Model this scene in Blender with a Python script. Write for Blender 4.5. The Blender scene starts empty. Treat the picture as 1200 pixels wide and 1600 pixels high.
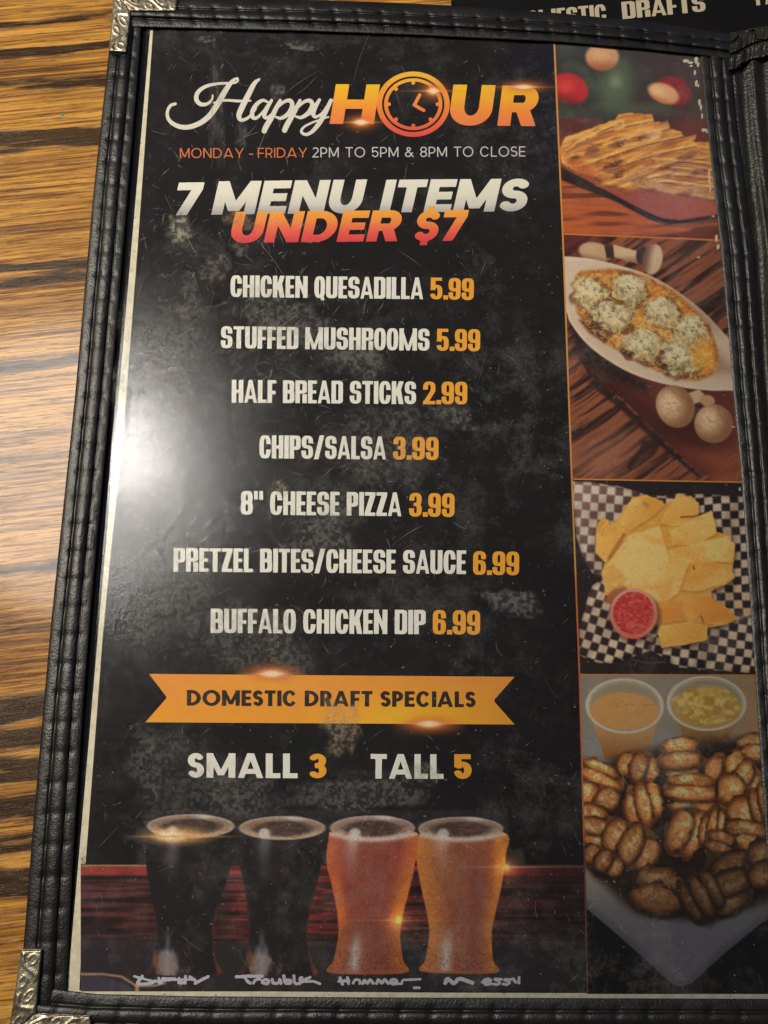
import bpy, math
import numpy as np
from mathutils import Vector, Matrix, Euler

# ------------------------------------------------------------------ camera, world, lamps
scene = bpy.context.scene
COL = scene.collection
cam_d = bpy.data.cameras.new('camera')
cam_d.sensor_fit = 'VERTICAL'; cam_d.sensor_height = 36.0; cam_d.lens = 36.0
cam_d.clip_start = 0.01; cam_d.clip_end = 20.0
cam = bpy.data.objects.new('camera', cam_d); COL.objects.link(cam)
CP = Vector((0.09186847, 0.06041849, 0.33695128))
CE = Euler((0.26231116, -0.00922686, 0.01089939), 'XYZ')
cam.location = CP; cam.rotation_euler = CE
scene.camera = cam
FPX = 1600.0                                   # focal length in pixels of the 1200 x 1600 photograph
CR = np.array(CE.to_matrix()); CPN = np.array(CP)


def unproj(px, py, z=0.0):
    """Where a point measured in the photograph lies on the level plane at height z (metres)."""
    px = np.asarray(px, float); py = np.asarray(py, float); z = np.asarray(z, float)
    px, py, z = np.broadcast_arrays(px, py, z)
    d = np.stack([(px - 600) / FPX, -(py - 800) / FPX, -np.ones_like(px)], -1) @ CR.T
    t = (z - CPN[2]) / d[..., 2]
    return CPN + d * t[..., None]


world = bpy.data.worlds.new('World'); scene.world = world; world.use_nodes = True
world.node_tree.nodes['Background'].inputs[0].default_value = (0.95, 0.95, 1.0, 1)
world.node_tree.nodes['Background'].inputs[1].default_value = 0.07


def mirror_point(px, py, height):
    """Where a lamp hangs (height above the menu) whose reflection in the menu is seen at this spot."""
    p = unproj(px, py, 0.0004); d = p - CPN; d[2] = -d[2]
    return Vector(p + d * (height / d[2])), Vector(p)


def lamp(name, kind, loc, aim, power, colour, kw_tilt=0.0, **kw):
    l = bpy.data.lights.new(name, kind); l.energy = power; l.color = colour
    for k, v in kw.items(): setattr(l, k, v)
    o = bpy.data.objects.new(name, l); COL.objects.link(o); o.location = loc
    zz = (Vector(loc) - Vector(aim)).normalized(); yy = Vector((kw_tilt, 1, 0)); yy = (yy - zz * yy.dot(zz)).normalized(); xx = yy.cross(zz)
    o.rotation_euler = Matrix((xx, yy, zz)).transposed().to_euler()
    return o


sl, sp = mirror_point(112, 728, 1.0)
shade = lamp('lamp_shade_light', 'AREA', sl, sp, 3.0, (1.0, 0.97, 0.91), shape='ELLIPSE', size=0.36, size_y=0.39)
bl, bp = mirror_point(206, 706, 0.93)
bulb = lamp('lamp_bulb_light', 'AREA', bl, bp, 0.85, (1.0, 0.96, 0.91), kw_tilt=0.12, shape='ELLIPSE', size=0.020, size_y=0.10)
kl, kp = mirror_point(-290, 640, 1.25)
key = lamp('ceiling_spot_light', 'SPOT', kl, (0.105, 0.215, 0), 70.0, (1.0, 0.88, 0.70),
           spot_size=math.radians(32), spot_blend=0.9, shadow_soft_size=0.05)
ll, lp = mirror_point(1053, 306, 1.1)
led = lamp('small_led_light', 'AREA', ll, lp, 0.06, (0.7, 0.82, 1.0), shape='DISK', size=0.035)
blue = lamp('blue_screen_light', 'AREA', (0.50, 0.95, 0.62), (0.2, 0.32, 0), 0.12, (0.22, 0.33, 1.0), shape='RECTANGLE', size=0.5, size_y=0.3)

scene.view_settings.view_transform = 'Standard'; scene.view_settings.look = 'None'
scene.view_settings.exposure = 0.27; scene.view_settings.gamma = 1.0
scene.cycles.use_denoising = True
scene.cycles.max_bounces = 8; scene.cycles.transparent_max_bounces = 24
scene.cycles.caustics_reflective = False; scene.cycles.caustics_refractive = False

# ------------------------------------------------------------------ helpers
rng = np.random.default_rng(7)


def lin(c):
    c = np.asarray(c, float) / 255.0
    return np.where(c <= 0.04045, c / 12.92, ((c + 0.055) / 1.055) ** 2.4)


def L4(*c): return tuple(lin(c)) + (1.0,)


def link(name, me, mat=None, parent=None, loc=None):
    o = bpy.data.objects.new(name, me); COL.objects.link(o)
    if mat is not None and not me.materials: me.materials.append(mat)
    if parent is not None: o.parent = parent
    if loc is not None: o.location = loc
    return o


def tag(o, label=None, category=None, group=None, kind=None):
    for k, v in (('label', label), ('category', category), ('group', group), ('kind', kind)):
        if v: o[k] = v
    return o


def thing(name, label, category, loc=(0, 0, 0)):
    o = bpy.data.objects.new(name, None); COL.objects.link(o); o.location = loc
    o.empty_display_size = 0.02
    return tag(o, label, category)


def mesh_of(name, verts, faces, colors=None, smooth=False):
    """verts (n,3), faces a list of index lists or an (m,4) array; colors (n,4) linear."""
    me = bpy.data.meshes.new(name)
    verts = np.asarray(verts, np.float32)
    if isinstance(faces, np.ndarray):
        n, k = faces.shape
        me.vertices.add(len(verts)); me.vertices.foreach_set('co', verts.ravel())
        me.loops.add(n * k); me.loops.foreach_set('vertex_index', faces.astype(np.int32).ravel())
        me.polygons.add(n); me.polygons.foreach_set('loop_start', np.arange(0, n * k, k, dtype=np.int32))
        me.update(calc_edges=True)
    else:
        me.from_pydata(verts.tolist(), [], faces); me.update()
    if colors is not None:
        a = me.color_attributes.new('ink', 'FLOAT_COLOR', 'POINT')
        a.data.foreach_set('color', np.asarray(colors, np.float32).ravel())
    if smooth:
        me.polygons.foreach_set('use_smooth', np.ones(len(me.polygons), bool)); me.update()
    return me


def grid_faces(nr, nc):
    i = np.arange(nr * nc).reshape(nr, nc)
    return np.stack([i[:-1, :-1].ravel(), i[1:, :-1].ravel(), i[1:, 1:].ravel(), i[:-1, 1:].ravel()], 1)


# value noise over arrays
def vnoise(x, y, seed=0):
    xi = np.floor(x).astype(np.int64); yi = np.floor(y).astype(np.int64)
    fx = x - xi; fy = y - yi; fx = fx * fx * (3 - 2 * fx); fy = fy * fy * (3 - 2 * fy)

    def h(a, b):
        n = (a * 374761393 + b * 668265263 + seed * 1442695041) & 0xffffffff
        n = ((n ^ (n >> 13)) * 1274126177) & 0xffffffff
        n = ((n ^ (n >> 16)) * 2246822519) & 0xffffffff
        return ((n ^ (n >> 15)) & 0xffffff) / float(0xffffff)
    return (h(xi, yi) * (1 - fx) + h(xi + 1, yi) * fx) * (1 - fy) + (h(xi, yi + 1) * (1 - fx) + h(xi + 1, yi + 1) * fx) * fy


def fbm(x, y, seed=0, octv=4, gain=0.5):
    s = 0; a = 1; t = 0
    for k in range(octv):
        s = s + a * vnoise(x * 2 ** k + 17.3 * k, y * 2 ** k - 9.1 * k, seed + k); t += a; a *= gain
    return s / t


def smooth(a, b, x):
    t = np.clip((x - a) / (b - a), 0, 1); return t * t * (3 - 2 * t)


# ------------------------------------------------------------------ materials
class NT:
    """A small node-tree writer."""
    def __init__(self, name):
        self.m = bpy.data.materials.new(name); self.m.use_nodes = True
        self.t = self.m.node_tree; self.t.nodes.clear()
        self.out = self.t.nodes.new('ShaderNodeOutputMaterial')

    def n(self, kind, ins=None, **props):
        nd = self.t.nodes.new('ShaderNode' + kind)
        for k, v in props.items(): setattr(nd, k, v)
        for k, v in (ins or {}).items(): self.put(nd.inputs[k], v)
        return nd

    def put(self, sock, v):
        if hasattr(v, 'is_output'): self.t.links.new(v, sock)
        elif hasattr(v, 'outputs'): self.t.links.new(v.outputs[0], sock)
        else: sock.default_value = v

    def math(self, op, a, b=None, c=None, clamp=False):
        nd = self.n('Math', operation=op); nd.use_clamp = clamp
        for i, v in enumerate((a, b, c)):
            if v is not None: self.put(nd.inputs[i], v)
        return nd.outputs[0]

    def ramp(self, fac, stops, interp='LINEAR'):
        nd = self.n('ValToRGB', {'Fac': fac}); cr = nd.color_ramp; cr.interpolation = interp
        while len(cr.elements) > 1: cr.elements.remove(cr.elements[-1])
        for i, (p, c) in enumerate(stops):
            e = cr.elements[0] if i == 0 else cr.elements.new(p)
            e.position = p; e.color = c if len(c) == 4 else tuple(c) + (1,)
        return nd.outputs[0]

    def coords(self, scale=(1, 1, 1), rot=(0, 0, 0), loc=(0, 0, 0)):
        tc = self.n('TexCoord')
        return self.n('Mapping', {'Vector': tc.outputs['Object'], 'Scale': scale, 'Rotation': rot, 'Location': loc}).outputs[0]

    def noise(self, vec, scale=1.0, detail=3.0, rough=0.5, dist=0.0):
        return self.n('TexNoise', {'Vector': vec, 'Scale': scale, 'Detail': detail, 'Roughness': rough, 'Distortion': dist}).outputs[0]

    def mix(self, fac, a, b, blend='MIX'):
        nd = self.n('Mix', data_type='RGBA', blend_type=blend)
        self.put(nd.inputs[0], fac); self.put(nd.inputs[6], a); self.put(nd.inputs[7], b)
        return nd.outputs[2]

    def bump(self, h, strength=0.3, dist=0.001, normal=None):
        nd = self.n('Bump', {'Height': h, 'Strength': strength, 'Distance': dist})
        if normal is not None: self.put(nd.inputs['Normal'], normal)
        return nd.outputs[0]

    def finish(self, shader):
        self.put(self.out.inputs['Surface'], shader); return self.m


def m_ink():
    t = NT('printed_ink')
    a = t.n('Attribute', attribute_name='ink')
    g = t.noise(t.coords((1, 1, 1)), 2600, 2, 0.7)
    g2 = t.noise(t.coords((1, 1, 1)), 160, 4, 0.6)
    v = t.math('MULTIPLY_ADD', g, 0.24, 0.88)
    v = t.math('MULTIPLY', v, t.math('MULTIPLY_ADD', g2, 0.16, 0.92))
    col = t.mix(1.0, a.outputs['Color'], t.n('CombineColor', {'Red': v, 'Green': v, 'Blue': v}).outputs[0], 'MULTIPLY')
    b = t.n('BsdfPrincipled', {'Base Color': col, 'Roughness': 0.65, 'Specular IOR Level': 0.15, 'Alpha': a.outputs['Alpha']})
    return t.finish(b)


def m_background():
    t = NT('printed_slate_background')
    c = t.coords()
    n1 = t.noise(c, 34, 8, 0.72, 0.15)
    n2 = t.noise(c, 240, 5, 0.7, 0.3)
    n3 = t.noise(t.coords((1, 0.45, 1), loc=(3, 1, 0)), 12, 3, 0.5)
    v = t.math('ADD', t.math('MULTIPLY', n1, 0.55), t.math('MULTIPLY', n2, 0.3))
    v = t.math('ADD', v, t.math('MULTIPLY', n3, 0.25))
    col = t.ramp(v, [(0.42, L4(18, 15, 18)), (0.57, L4(25, 23, 26)), (0.72, L4(37, 35, 37)), (0.84, L4(60, 58, 58))])
    grit = t.noise(c, 2400, 2, 0.8)
    k = t.math('MULTIPLY_ADD', grit, 0.7, 0.65)
    col = t.mix(1.0, col, t.n('CombineColor', {'Red': k, 'Green': k, 'Blue': k}).outputs[0], 'MULTIPLY')
    return t.finish(t.n('BsdfPrincipled', {'Base Color': col, 'Roughness': 0.7, 'Specular IOR Level': 0.1}))


def m_paper():
    t = NT('cream_paper')
    n = t.noise(t.coords(), 300, 5, 0.6)
    col = t.ramp(n, [(0.3, L4(196, 188, 160)), (0.6, L4(222, 215, 190))])
    sp = t.ramp(t.noise(t.coords(), 700, 1, 0.3), [(0.70, (0, 0, 0)), (0.74, (1, 1, 1))])
    col = t.mix(t.math('MULTIPLY', sp, 0.5), col, L4(70, 55, 45))
    return t.finish(t.n('BsdfPrincipled', {'Base Color': col, 'Roughness': 0.6}))


def m_leather(name, base, hi, rough=0.42, scale=1.0, bump=0.34):
    t = NT(name)
    c = t.coords()
    n1 = t.noise(c, 1500 * scale, 4, 0.6, 0.4)
    vo = t.n('TexVoronoi', {'Vector': c, 'Scale': 1300 * scale}).outputs['Distance']
    n2 = t.noise(c, 60, 5, 0.65)
    col = t.ramp(n2, [(0.35, base), (0.62, hi)])
    r = t.math('MULTIPLY_ADD', n2, 0.35, rough - 0.16)
    h = t.math('ADD', t.math('MULTIPLY', n1, 0.7), t.math('MULTIPLY', vo, -0.5))
    h = t.math('ADD', h, t.math('MULTIPLY', t.noise(c, 330, 3, 0.5), 0.7))
    nn = t.bump(h, bump, 0.0004)
    return t.finish(t.n('BsdfPrincipled', {'Base Color': col, 'Roughness': r, 'Specular IOR Level': 0.5, 'Normal': nn}))


def m_plain(name, col, rough=0.5, metal=0.0, spec=0.5):
    t = NT(name)
    n = t.noise(t.coords(), 500, 3, 0.6)
    c = t.mix(n, tuple(0.75 * x for x in col[:3]) + (1,), tuple(min(1, 1.2 * x) for x in col[:3]) + (1,))
    return t.finish(t.n('BsdfPrincipled', {'Base Color': c, 'Roughness': rough, 'Metallic': metal, 'Specular IOR Level': spec}))


def m_metal():
    t = NT('pewter_metal')
    c = t.coords()
    n = t.noise(c, 260, 5, 0.65, 0.5); f = t.noise(c, 1700, 3, 0.6)
    col = t.ramp(n, [(0.32, L4(92, 82, 66)), (0.5, L4(142, 134, 116)), (0.7, L4(188, 182, 168))])
    r = t.math('MULTIPLY_ADD', f, 0.25, 0.24)
    h = t.math('ADD', f, t.math('MULTIPLY', n, 1.2))
    return t.finish(t.n('BsdfPrincipled', {'Base Color': col, 'Roughness': r, 'Metallic': 0.85, 'Normal': t.bump(h, 0.35, 0.0003)}))


def m_sleeve():
    """Clear vinyl: sees through, mirrors softly, carries dust, smears and fine rubbing."""
    t = NT('clear_vinyl')
    c = t.coords()
    peel = t.noise(c, 420, 3, 0.5, 0.3)
    fine = t.noise(t.coords((1, 3.2, 1), rot=(0, 0, 0.5)), 900, 3, 0.6)
    fine2 = t.noise(t.coords((3.4, 1, 1), rot=(0, 0, 0.35)), 800, 3, 0.6)
    wave = t.noise(c, 22, 2, 0.5)
    h = t.math('ADD', t.math('MULTIPLY', peel, 0.7), t.math('ADD', t.math('MULTIPLY', fine, 0.55), t.math('MULTIPLY', fine2, 0.45)))
    nrm = t.bump(h, 0.09, 0.0003)
    nrm2 = t.bump(h, 0.22, 0.0003)
    nrm = t.bump(wave, 0.06, 0.002, nrm)
    g1 = t.n('BsdfGlossy', {'Color': (1, 1, 1, 1), 'Roughness': 0.045, 'Normal': nrm})
    g2 = t.n('BsdfGlossy', {'Color': (1, 1, 1, 1), 'Roughness': 0.085, 'Normal': nrm2})
    rub = t.noise(t.coords((1, 1.6, 1), rot=(0, 0, 0.6)), 60, 6, 0.7, 0.8)
    gl = t.n('MixShader', {0: t.math('MULTIPLY_ADD', rub, 0.7, 0.15, clamp=True)})
    t.put(gl.inputs[1], g1); t.put(gl.inputs[2], g2)
    fr = t.n('Fresnel', {'IOR': 1.48})
    s1 = t.n('MixShader', {0: fr.outputs[0]})
    t.put(s1.inputs[1], t.n('BsdfTransparent')); t.put(s1.inputs[2], gl)
    # dust and smears
    d1 = t.noise(c, 46, 8, 0.80, 0.15)
    d2 = t.noise(t.coords((1.0, 1.0, 1), loc=(.71, .47, 0)), 16, 4, 0.6, 0.4)
    d3 = t.noise(c, 1300, 3, 0.85)
    m = t.math('MULTIPLY', t.ramp(d1, [(0.48, (0, 0, 0)), (0.72, (1, 1, 1))]), t.ramp(d2, [(0.38, (0, 0, 0)), (0.66, (1, 1, 1))]))
    m = t.math('MULTIPLY', m, t.ramp(d3, [(0.32, (0.1, 0.1, 0.1)), (0.66, (1, 1, 1))]))
    m = t.math('MULTIPLY_ADD', m, 0.18, 0.002)
    spk = t.ramp(t.noise(c, 900, 1, 0.2), [(0.785, (0, 0, 0)), (0.81, (1, 1, 1))])
    m = t.math('ADD', m, t.math('MULTIPLY', spk, 0.13), clamp=True)
    s2 = t.n('MixShader', {0: m})
    t.put(s2.inputs[1], s1); t.put(s2.inputs[2], t.n('BsdfDiffuse', {'Color': (0.62, 0.62, 0.58, 1)}))
    return t.finish(s2)


def m_alpha(name):
    """Grime and scratches in the vinyl: colour and cover from the mesh."""
    t = NT(name)
    a = t.n('Attribute', attribute_name='ink')
    g = t.noise(t.coords(), 1500, 3, 0.8)
    al = t.math('MULTIPLY', a.outputs['Alpha'], t.ramp(g, [(0.3, (0.25, 0.25, 0.25)), (0.6, (1, 1, 1))]))
    b = t.n('BsdfPrincipled', {'Base Color': a.outputs['Color'], 'Roughness': 0.5, 'Specular IOR Level': 0.4, 'Alpha': al})
    return t.finish(b)


def m_wood():
    """Dark-stained oak: bands of open grain at measured heights across the table, bent by slow noise."""
    t = NT('stained_oak')
    tc = t.n('TexCoord').outputs['Object']
    slope = 0.13
    rotv = t.n('Mapping', {'Vector': tc, 'Rotation': (0, 0, -math.atan(slope))}).outputs[0]
    sep = t.n('SeparateXYZ', {'Vector': rotv})
    w1 = t.noise(t.n('Mapping', {'Vector': rotv, 'Scale': (0.35, 1, 1)}).outputs[0], 26, 3, 0.5)
    w2 = t.noise(t.n('Mapping', {'Vector': rotv, 'Scale': (0.06, 1, 1)}).outputs[0], 300, 3, 0.6)
    v = t.math('ADD', sep.outputs[1], t.math('MULTIPLY_ADD', w1, 0.016, -0.008))
    v = t.math('ADD', v, t.math('MULTIPLY_ADD', w2, 0.0012, -0.0006))
    # bands: (photo height at x = 70, half width in px, depth)
    bands = [(-60, 14, .8), (28, 7, .85), (80, 9, .95), (137, 10, .95), (213, 12, 1), (300, 4, .3), (352, 5, .35), (418, 20, .9),
             (572, 14, .7), (690, 5, .25), (882, 20, .6), (985, 5, .3), (1118, 34, .9), (1190, 26, .95), (1258, 26, .9), (1316, 16, .85), (1374, 26, .95),
             (1470, 6, .4), (1575, 18, .85)]
    lo, hi = -0.10, 0.45
    ca, sa = math.cos(-math.atan(slope)), math.sin(-math.atan(slope))
    st = []
    for (py, hw, d) in bands:
        ps = []
        for q in (py + hw * 1.25, py, py - hw * 1.25):
            p = unproj(70, q, -0.0045); ps.append(((p[0] * sa + p[1] * ca) - lo) / (hi - lo))
        st.append((ps, d))
    st.sort(key=lambda s: s[0][1])
    fac = t.math('MULTIPLY_ADD', v, 1 / (hi - lo), -lo / (hi - lo), clamp=True)
    acc = None
    for part in (st[:6], st[6:12], st[12:]):
        stops = [(0.0, (0, 0, 0))]
        for (ps, d) in part:
            a, m, b = ps
            w = b - a
            stops += [(a - w * .12, (0, 0, 0)), (a + w * .22, (d, d, d)), (b - w * .3, (d * .9, d * .9, d * .9)), (b + w * .12, (0, 0, 0))]
        stops = [s for s in stops if 0 <= s[0] <= 1][:31]
        r = t.ramp(fac, stops)
        acc = r if acc is None else t.math('MAXIMUM', acc, r)
    brk = t.noise(t.n('Mapping', {'Vector': rotv, 'Scale': (0.10, 1, 1), 'Location': (1, 3, 0)}).outputs[0], 190, 4, 0.6)
    acc = t.math('MULTIPLY', acc, t.math('MULTIPLY_ADD', t.ramp(brk, [(0.36, (0, 0, 0)), (0.56, (1, 1, 1))]), 0.5, 0.5))
    streak = t.noise(t.n('Mapping', {'Vector': rotv, 'Scale': (0.022, 1, 1)}).outputs[0], 800, 4, 0.65)
    streak2 = t.noise(t.n('Mapping', {'Vector': rotv, 'Scale': (0.05, 1, 1), 'Location': (2, 5, 0)}).outputs[0], 1900, 3, 0.7)
    slow = t.noise(t.n('Mapping', {'Vector': rotv, 'Scale': (0.3, 1, 1)}).outputs[0], 50, 3, 0.5)
    lightc = t.ramp(t.math('ADD', t.math('MULTIPLY', streak, 0.75), t.math('MULTIPLY', slow, 0.3)),
                    [(0.34, L4(74, 44, 14)), (0.46, L4(140, 92, 34)), (0.62, L4(204, 150, 66))])
    pore = t.ramp(streak2, [(0.36, (1, 1, 1)), (0.47, (0, 0, 0))])
    pore1 = t.ramp(streak, [(0.33, (1, 1, 1)), (0.45, (0, 0, 0))])
    dens = t.math('MULTIPLY_ADD', streak2, 1.6, -0.25)
    bandm = t.math('MULTIPLY', t.math('MULTIPLY', acc, 1.35), t.math('ADD', dens, 0.25), clamp=True)
    rag = t.math('ADD', t.math('MULTIPLY_ADD', streak2, 1.5, -0.75), t.math('MULTIPLY_ADD', brk, 2.2, -1.1))
    bandm = t.math('MULTIPLY', t.math('ADD', t.math('MULTIPLY', acc, 1.9), t.math('ADD', rag, -0.62)), 2.0, clamp=True)
    bandm = t.math('MULTIPLY', bandm, 0.92)
    col = t.mix(t.math('MULTIPLY', pore, 0.8), lightc, L4(74, 42, 18))
    col = t.mix(t.math('MULTIPLY', pore1, 0.45), col, L4(74, 42, 18))
    col = t.mix(bandm, col, L4(34, 19, 8))
    h = t.math('SUBTRACT', t.math('MULTIPLY', streak, 0.4), t.math('MULTIPLY', bandm, 0.35))
    h = t.math('SUBTRACT', h, t.math('MULTIPLY', pore, 0.4))
    pit = t.noise(t.n('Mapping', {'Vector': rotv, 'Scale': (0.28, 1, 1)}).outputs[0], 1100, 3, 0.7)
    h = t.math('ADD', h, t.math('MULTIPLY', t.math('MULTIPLY', pit, 0.7), t.math('MULTIPLY_ADD', acc, 0.9, 0.05)))
    und = t.noise(t.n('Mapping', {'Vector': rotv, 'Scale': (0.4, 1, 1)}).outputs[0], 120, 2, 0.5)
    h = t.math('ADD', h, t.math('MULTIPLY', und, 0.3))
    nn = t.bump(h, 0.32, 0.0005)
    b = t.n('BsdfPrincipled', {'Base Color': col, 'Roughness': 0.30, 'Specular IOR Level': 0.16, 'Normal': nn,
                               'Coat Weight': 0.62, 'Coat Roughness': 0.11})
    return t.finish(b)


INK = m_ink(); SLATE = m_background(); PAPER = m_paper()
LEATHER = m_leather('black_leatherette', L4(9, 9, 11), L4(19, 19, 19), 0.40)
SPINE_LEATHER = m_leather('worn_spine_leatherette', L4(17, 17, 15), L4(36, 35, 29), 0.42, 0.7, 0.8)
THREAD = m_plain('black_thread', L4(30, 30, 33), 0.38)
BOARD = m_plain('black_backing_board', L4(9, 10, 17), 0.85, 0.0, 0.08)
METAL = m_metal(); VINYL = m_sleeve(); GRIME = m_alpha('vinyl_grime'); WOOD = m_wood()

# ------------------------------------------------------------------ the table
TZ = -0.0045


def slab(name, x0, y0, x1, y1, z0, z1, mat, parent=None):
    v = [(x, y, z) for z in (z0, z1) for (x, y) in ((x0, y0), (x1, y0), (x1, y1), (x0, y1))]
    f = [(3, 2, 1, 0), (4, 5, 6, 7), (0, 1, 5, 4), (1, 2, 6, 5), (2, 3, 7, 6), (3, 0, 4, 7)]
    return link(name, mesh_of(name, v, f), mat, parent)


table = slab('table_top', -0.55, -0.45, 0.85, 0.75, TZ - 0.03, TZ, WOOD)
tag(table, 'orange-brown stained oak table top with dark grain bands under the menu', 'table', kind='structure')
fleck = unproj(97, 179, TZ + 0.0002)
fv = [tuple(fleck + np.array([r * math.cos(a) * .0008, r * math.sin(a) * .0006, 0])) for a, r in
      zip(np.linspace(0, 2 * math.pi, 8, endpoint=False), (1, .7, 1.1, .6, 1, .8, .9, .6))]
fl = [(x, y, z - .0002) for x, y, z in fv]
fk = link('paint_fleck', mesh_of('paint_fleck', fv + fl, [list(range(8))] + [[i, i + 8, (i + 1) % 8 + 8, (i + 1) % 8] for i in range(8)]),
          m_plain('teal_paint', L4(30, 125, 120), 0.5))
tag(fk, 'tiny teal paint fleck on the oak table top left of the menu', 'paint fleck')

# ------------------------------------------------------------------ shapes from masks
def mesh_mask(mask, ox, oy, step, z, colour, name, parent, mat=None, label=None):
    """mask: coverage on a lattice of photo-space points (ox + i*step); cut at 0.5 and lay it on the sheet."""
    nr, nc = mask.shape
    m = mask.copy(); m[0, :] = 0; m[-1, :] = 0; m[:, 0] = 0; m[:, -1] = 0
    ins = m >= 0.5
    a, b, c, d = ins[:-1, :-1], ins[:-1, 1:], ins[1:, 1:], ins[1:, :-1]
    cnt = a.astype(int) + b + c + d
    V = []; F = []
    full = cnt == 4
    for r in np.nonzero(full.any(1))[0]:
        row = np.concatenate([[0], full[r].astype(np.int8), [0]]); df = np.diff(row)
        for s, e in zip(np.nonzero(df == 1)[0], np.nonzero(df == -1)[0]):
            k = len(V); V += [(s, r), (s, r + 1), (e, r + 1), (e, r)]; F.append((k, k + 1, k + 2, k + 3))
    rr, cc = np.nonzero((cnt > 0) & (cnt < 4))
    for r, q in zip(rr.tolist(), cc.tolist()):
        pts = ((q, r), (q, r + 1), (q + 1, r + 1), (q + 1, r))
        vals = (m[r, q], m[r + 1, q], m[r + 1, q + 1], m[r, q + 1])
        poly = []
        for i in range(4):
            j = (i + 1) % 4
            if vals[i] >= 0.5: poly.append(pts[i])
            if (vals[i] >= 0.5) != (vals[j] >= 0.5):
                f = (0.5 - vals[i]) / (vals[j] - vals[i])
                poly.append((pts[i][0] + f * (pts[j][0] - pts[i][0]), pts[i][1] + f * (pts[j][1] - pts[i][1])))
        k = len(V); V += poly; F.append(tuple(range(k, k + len(poly))))
    V = np.array(V, float)
    px = ox + V[:, 0] * step; py = oy + V[:, 1] * step
    P = unproj(px, py, z)
    col = np.ones((len(V), 4))
    col[:, :3] = colour(px, py) if callable(colour) else lin(colour)
    o = link(name, mesh_of(name, P, F, col), mat or INK, parent)
    if label: o['label'] = label
    return o


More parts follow.
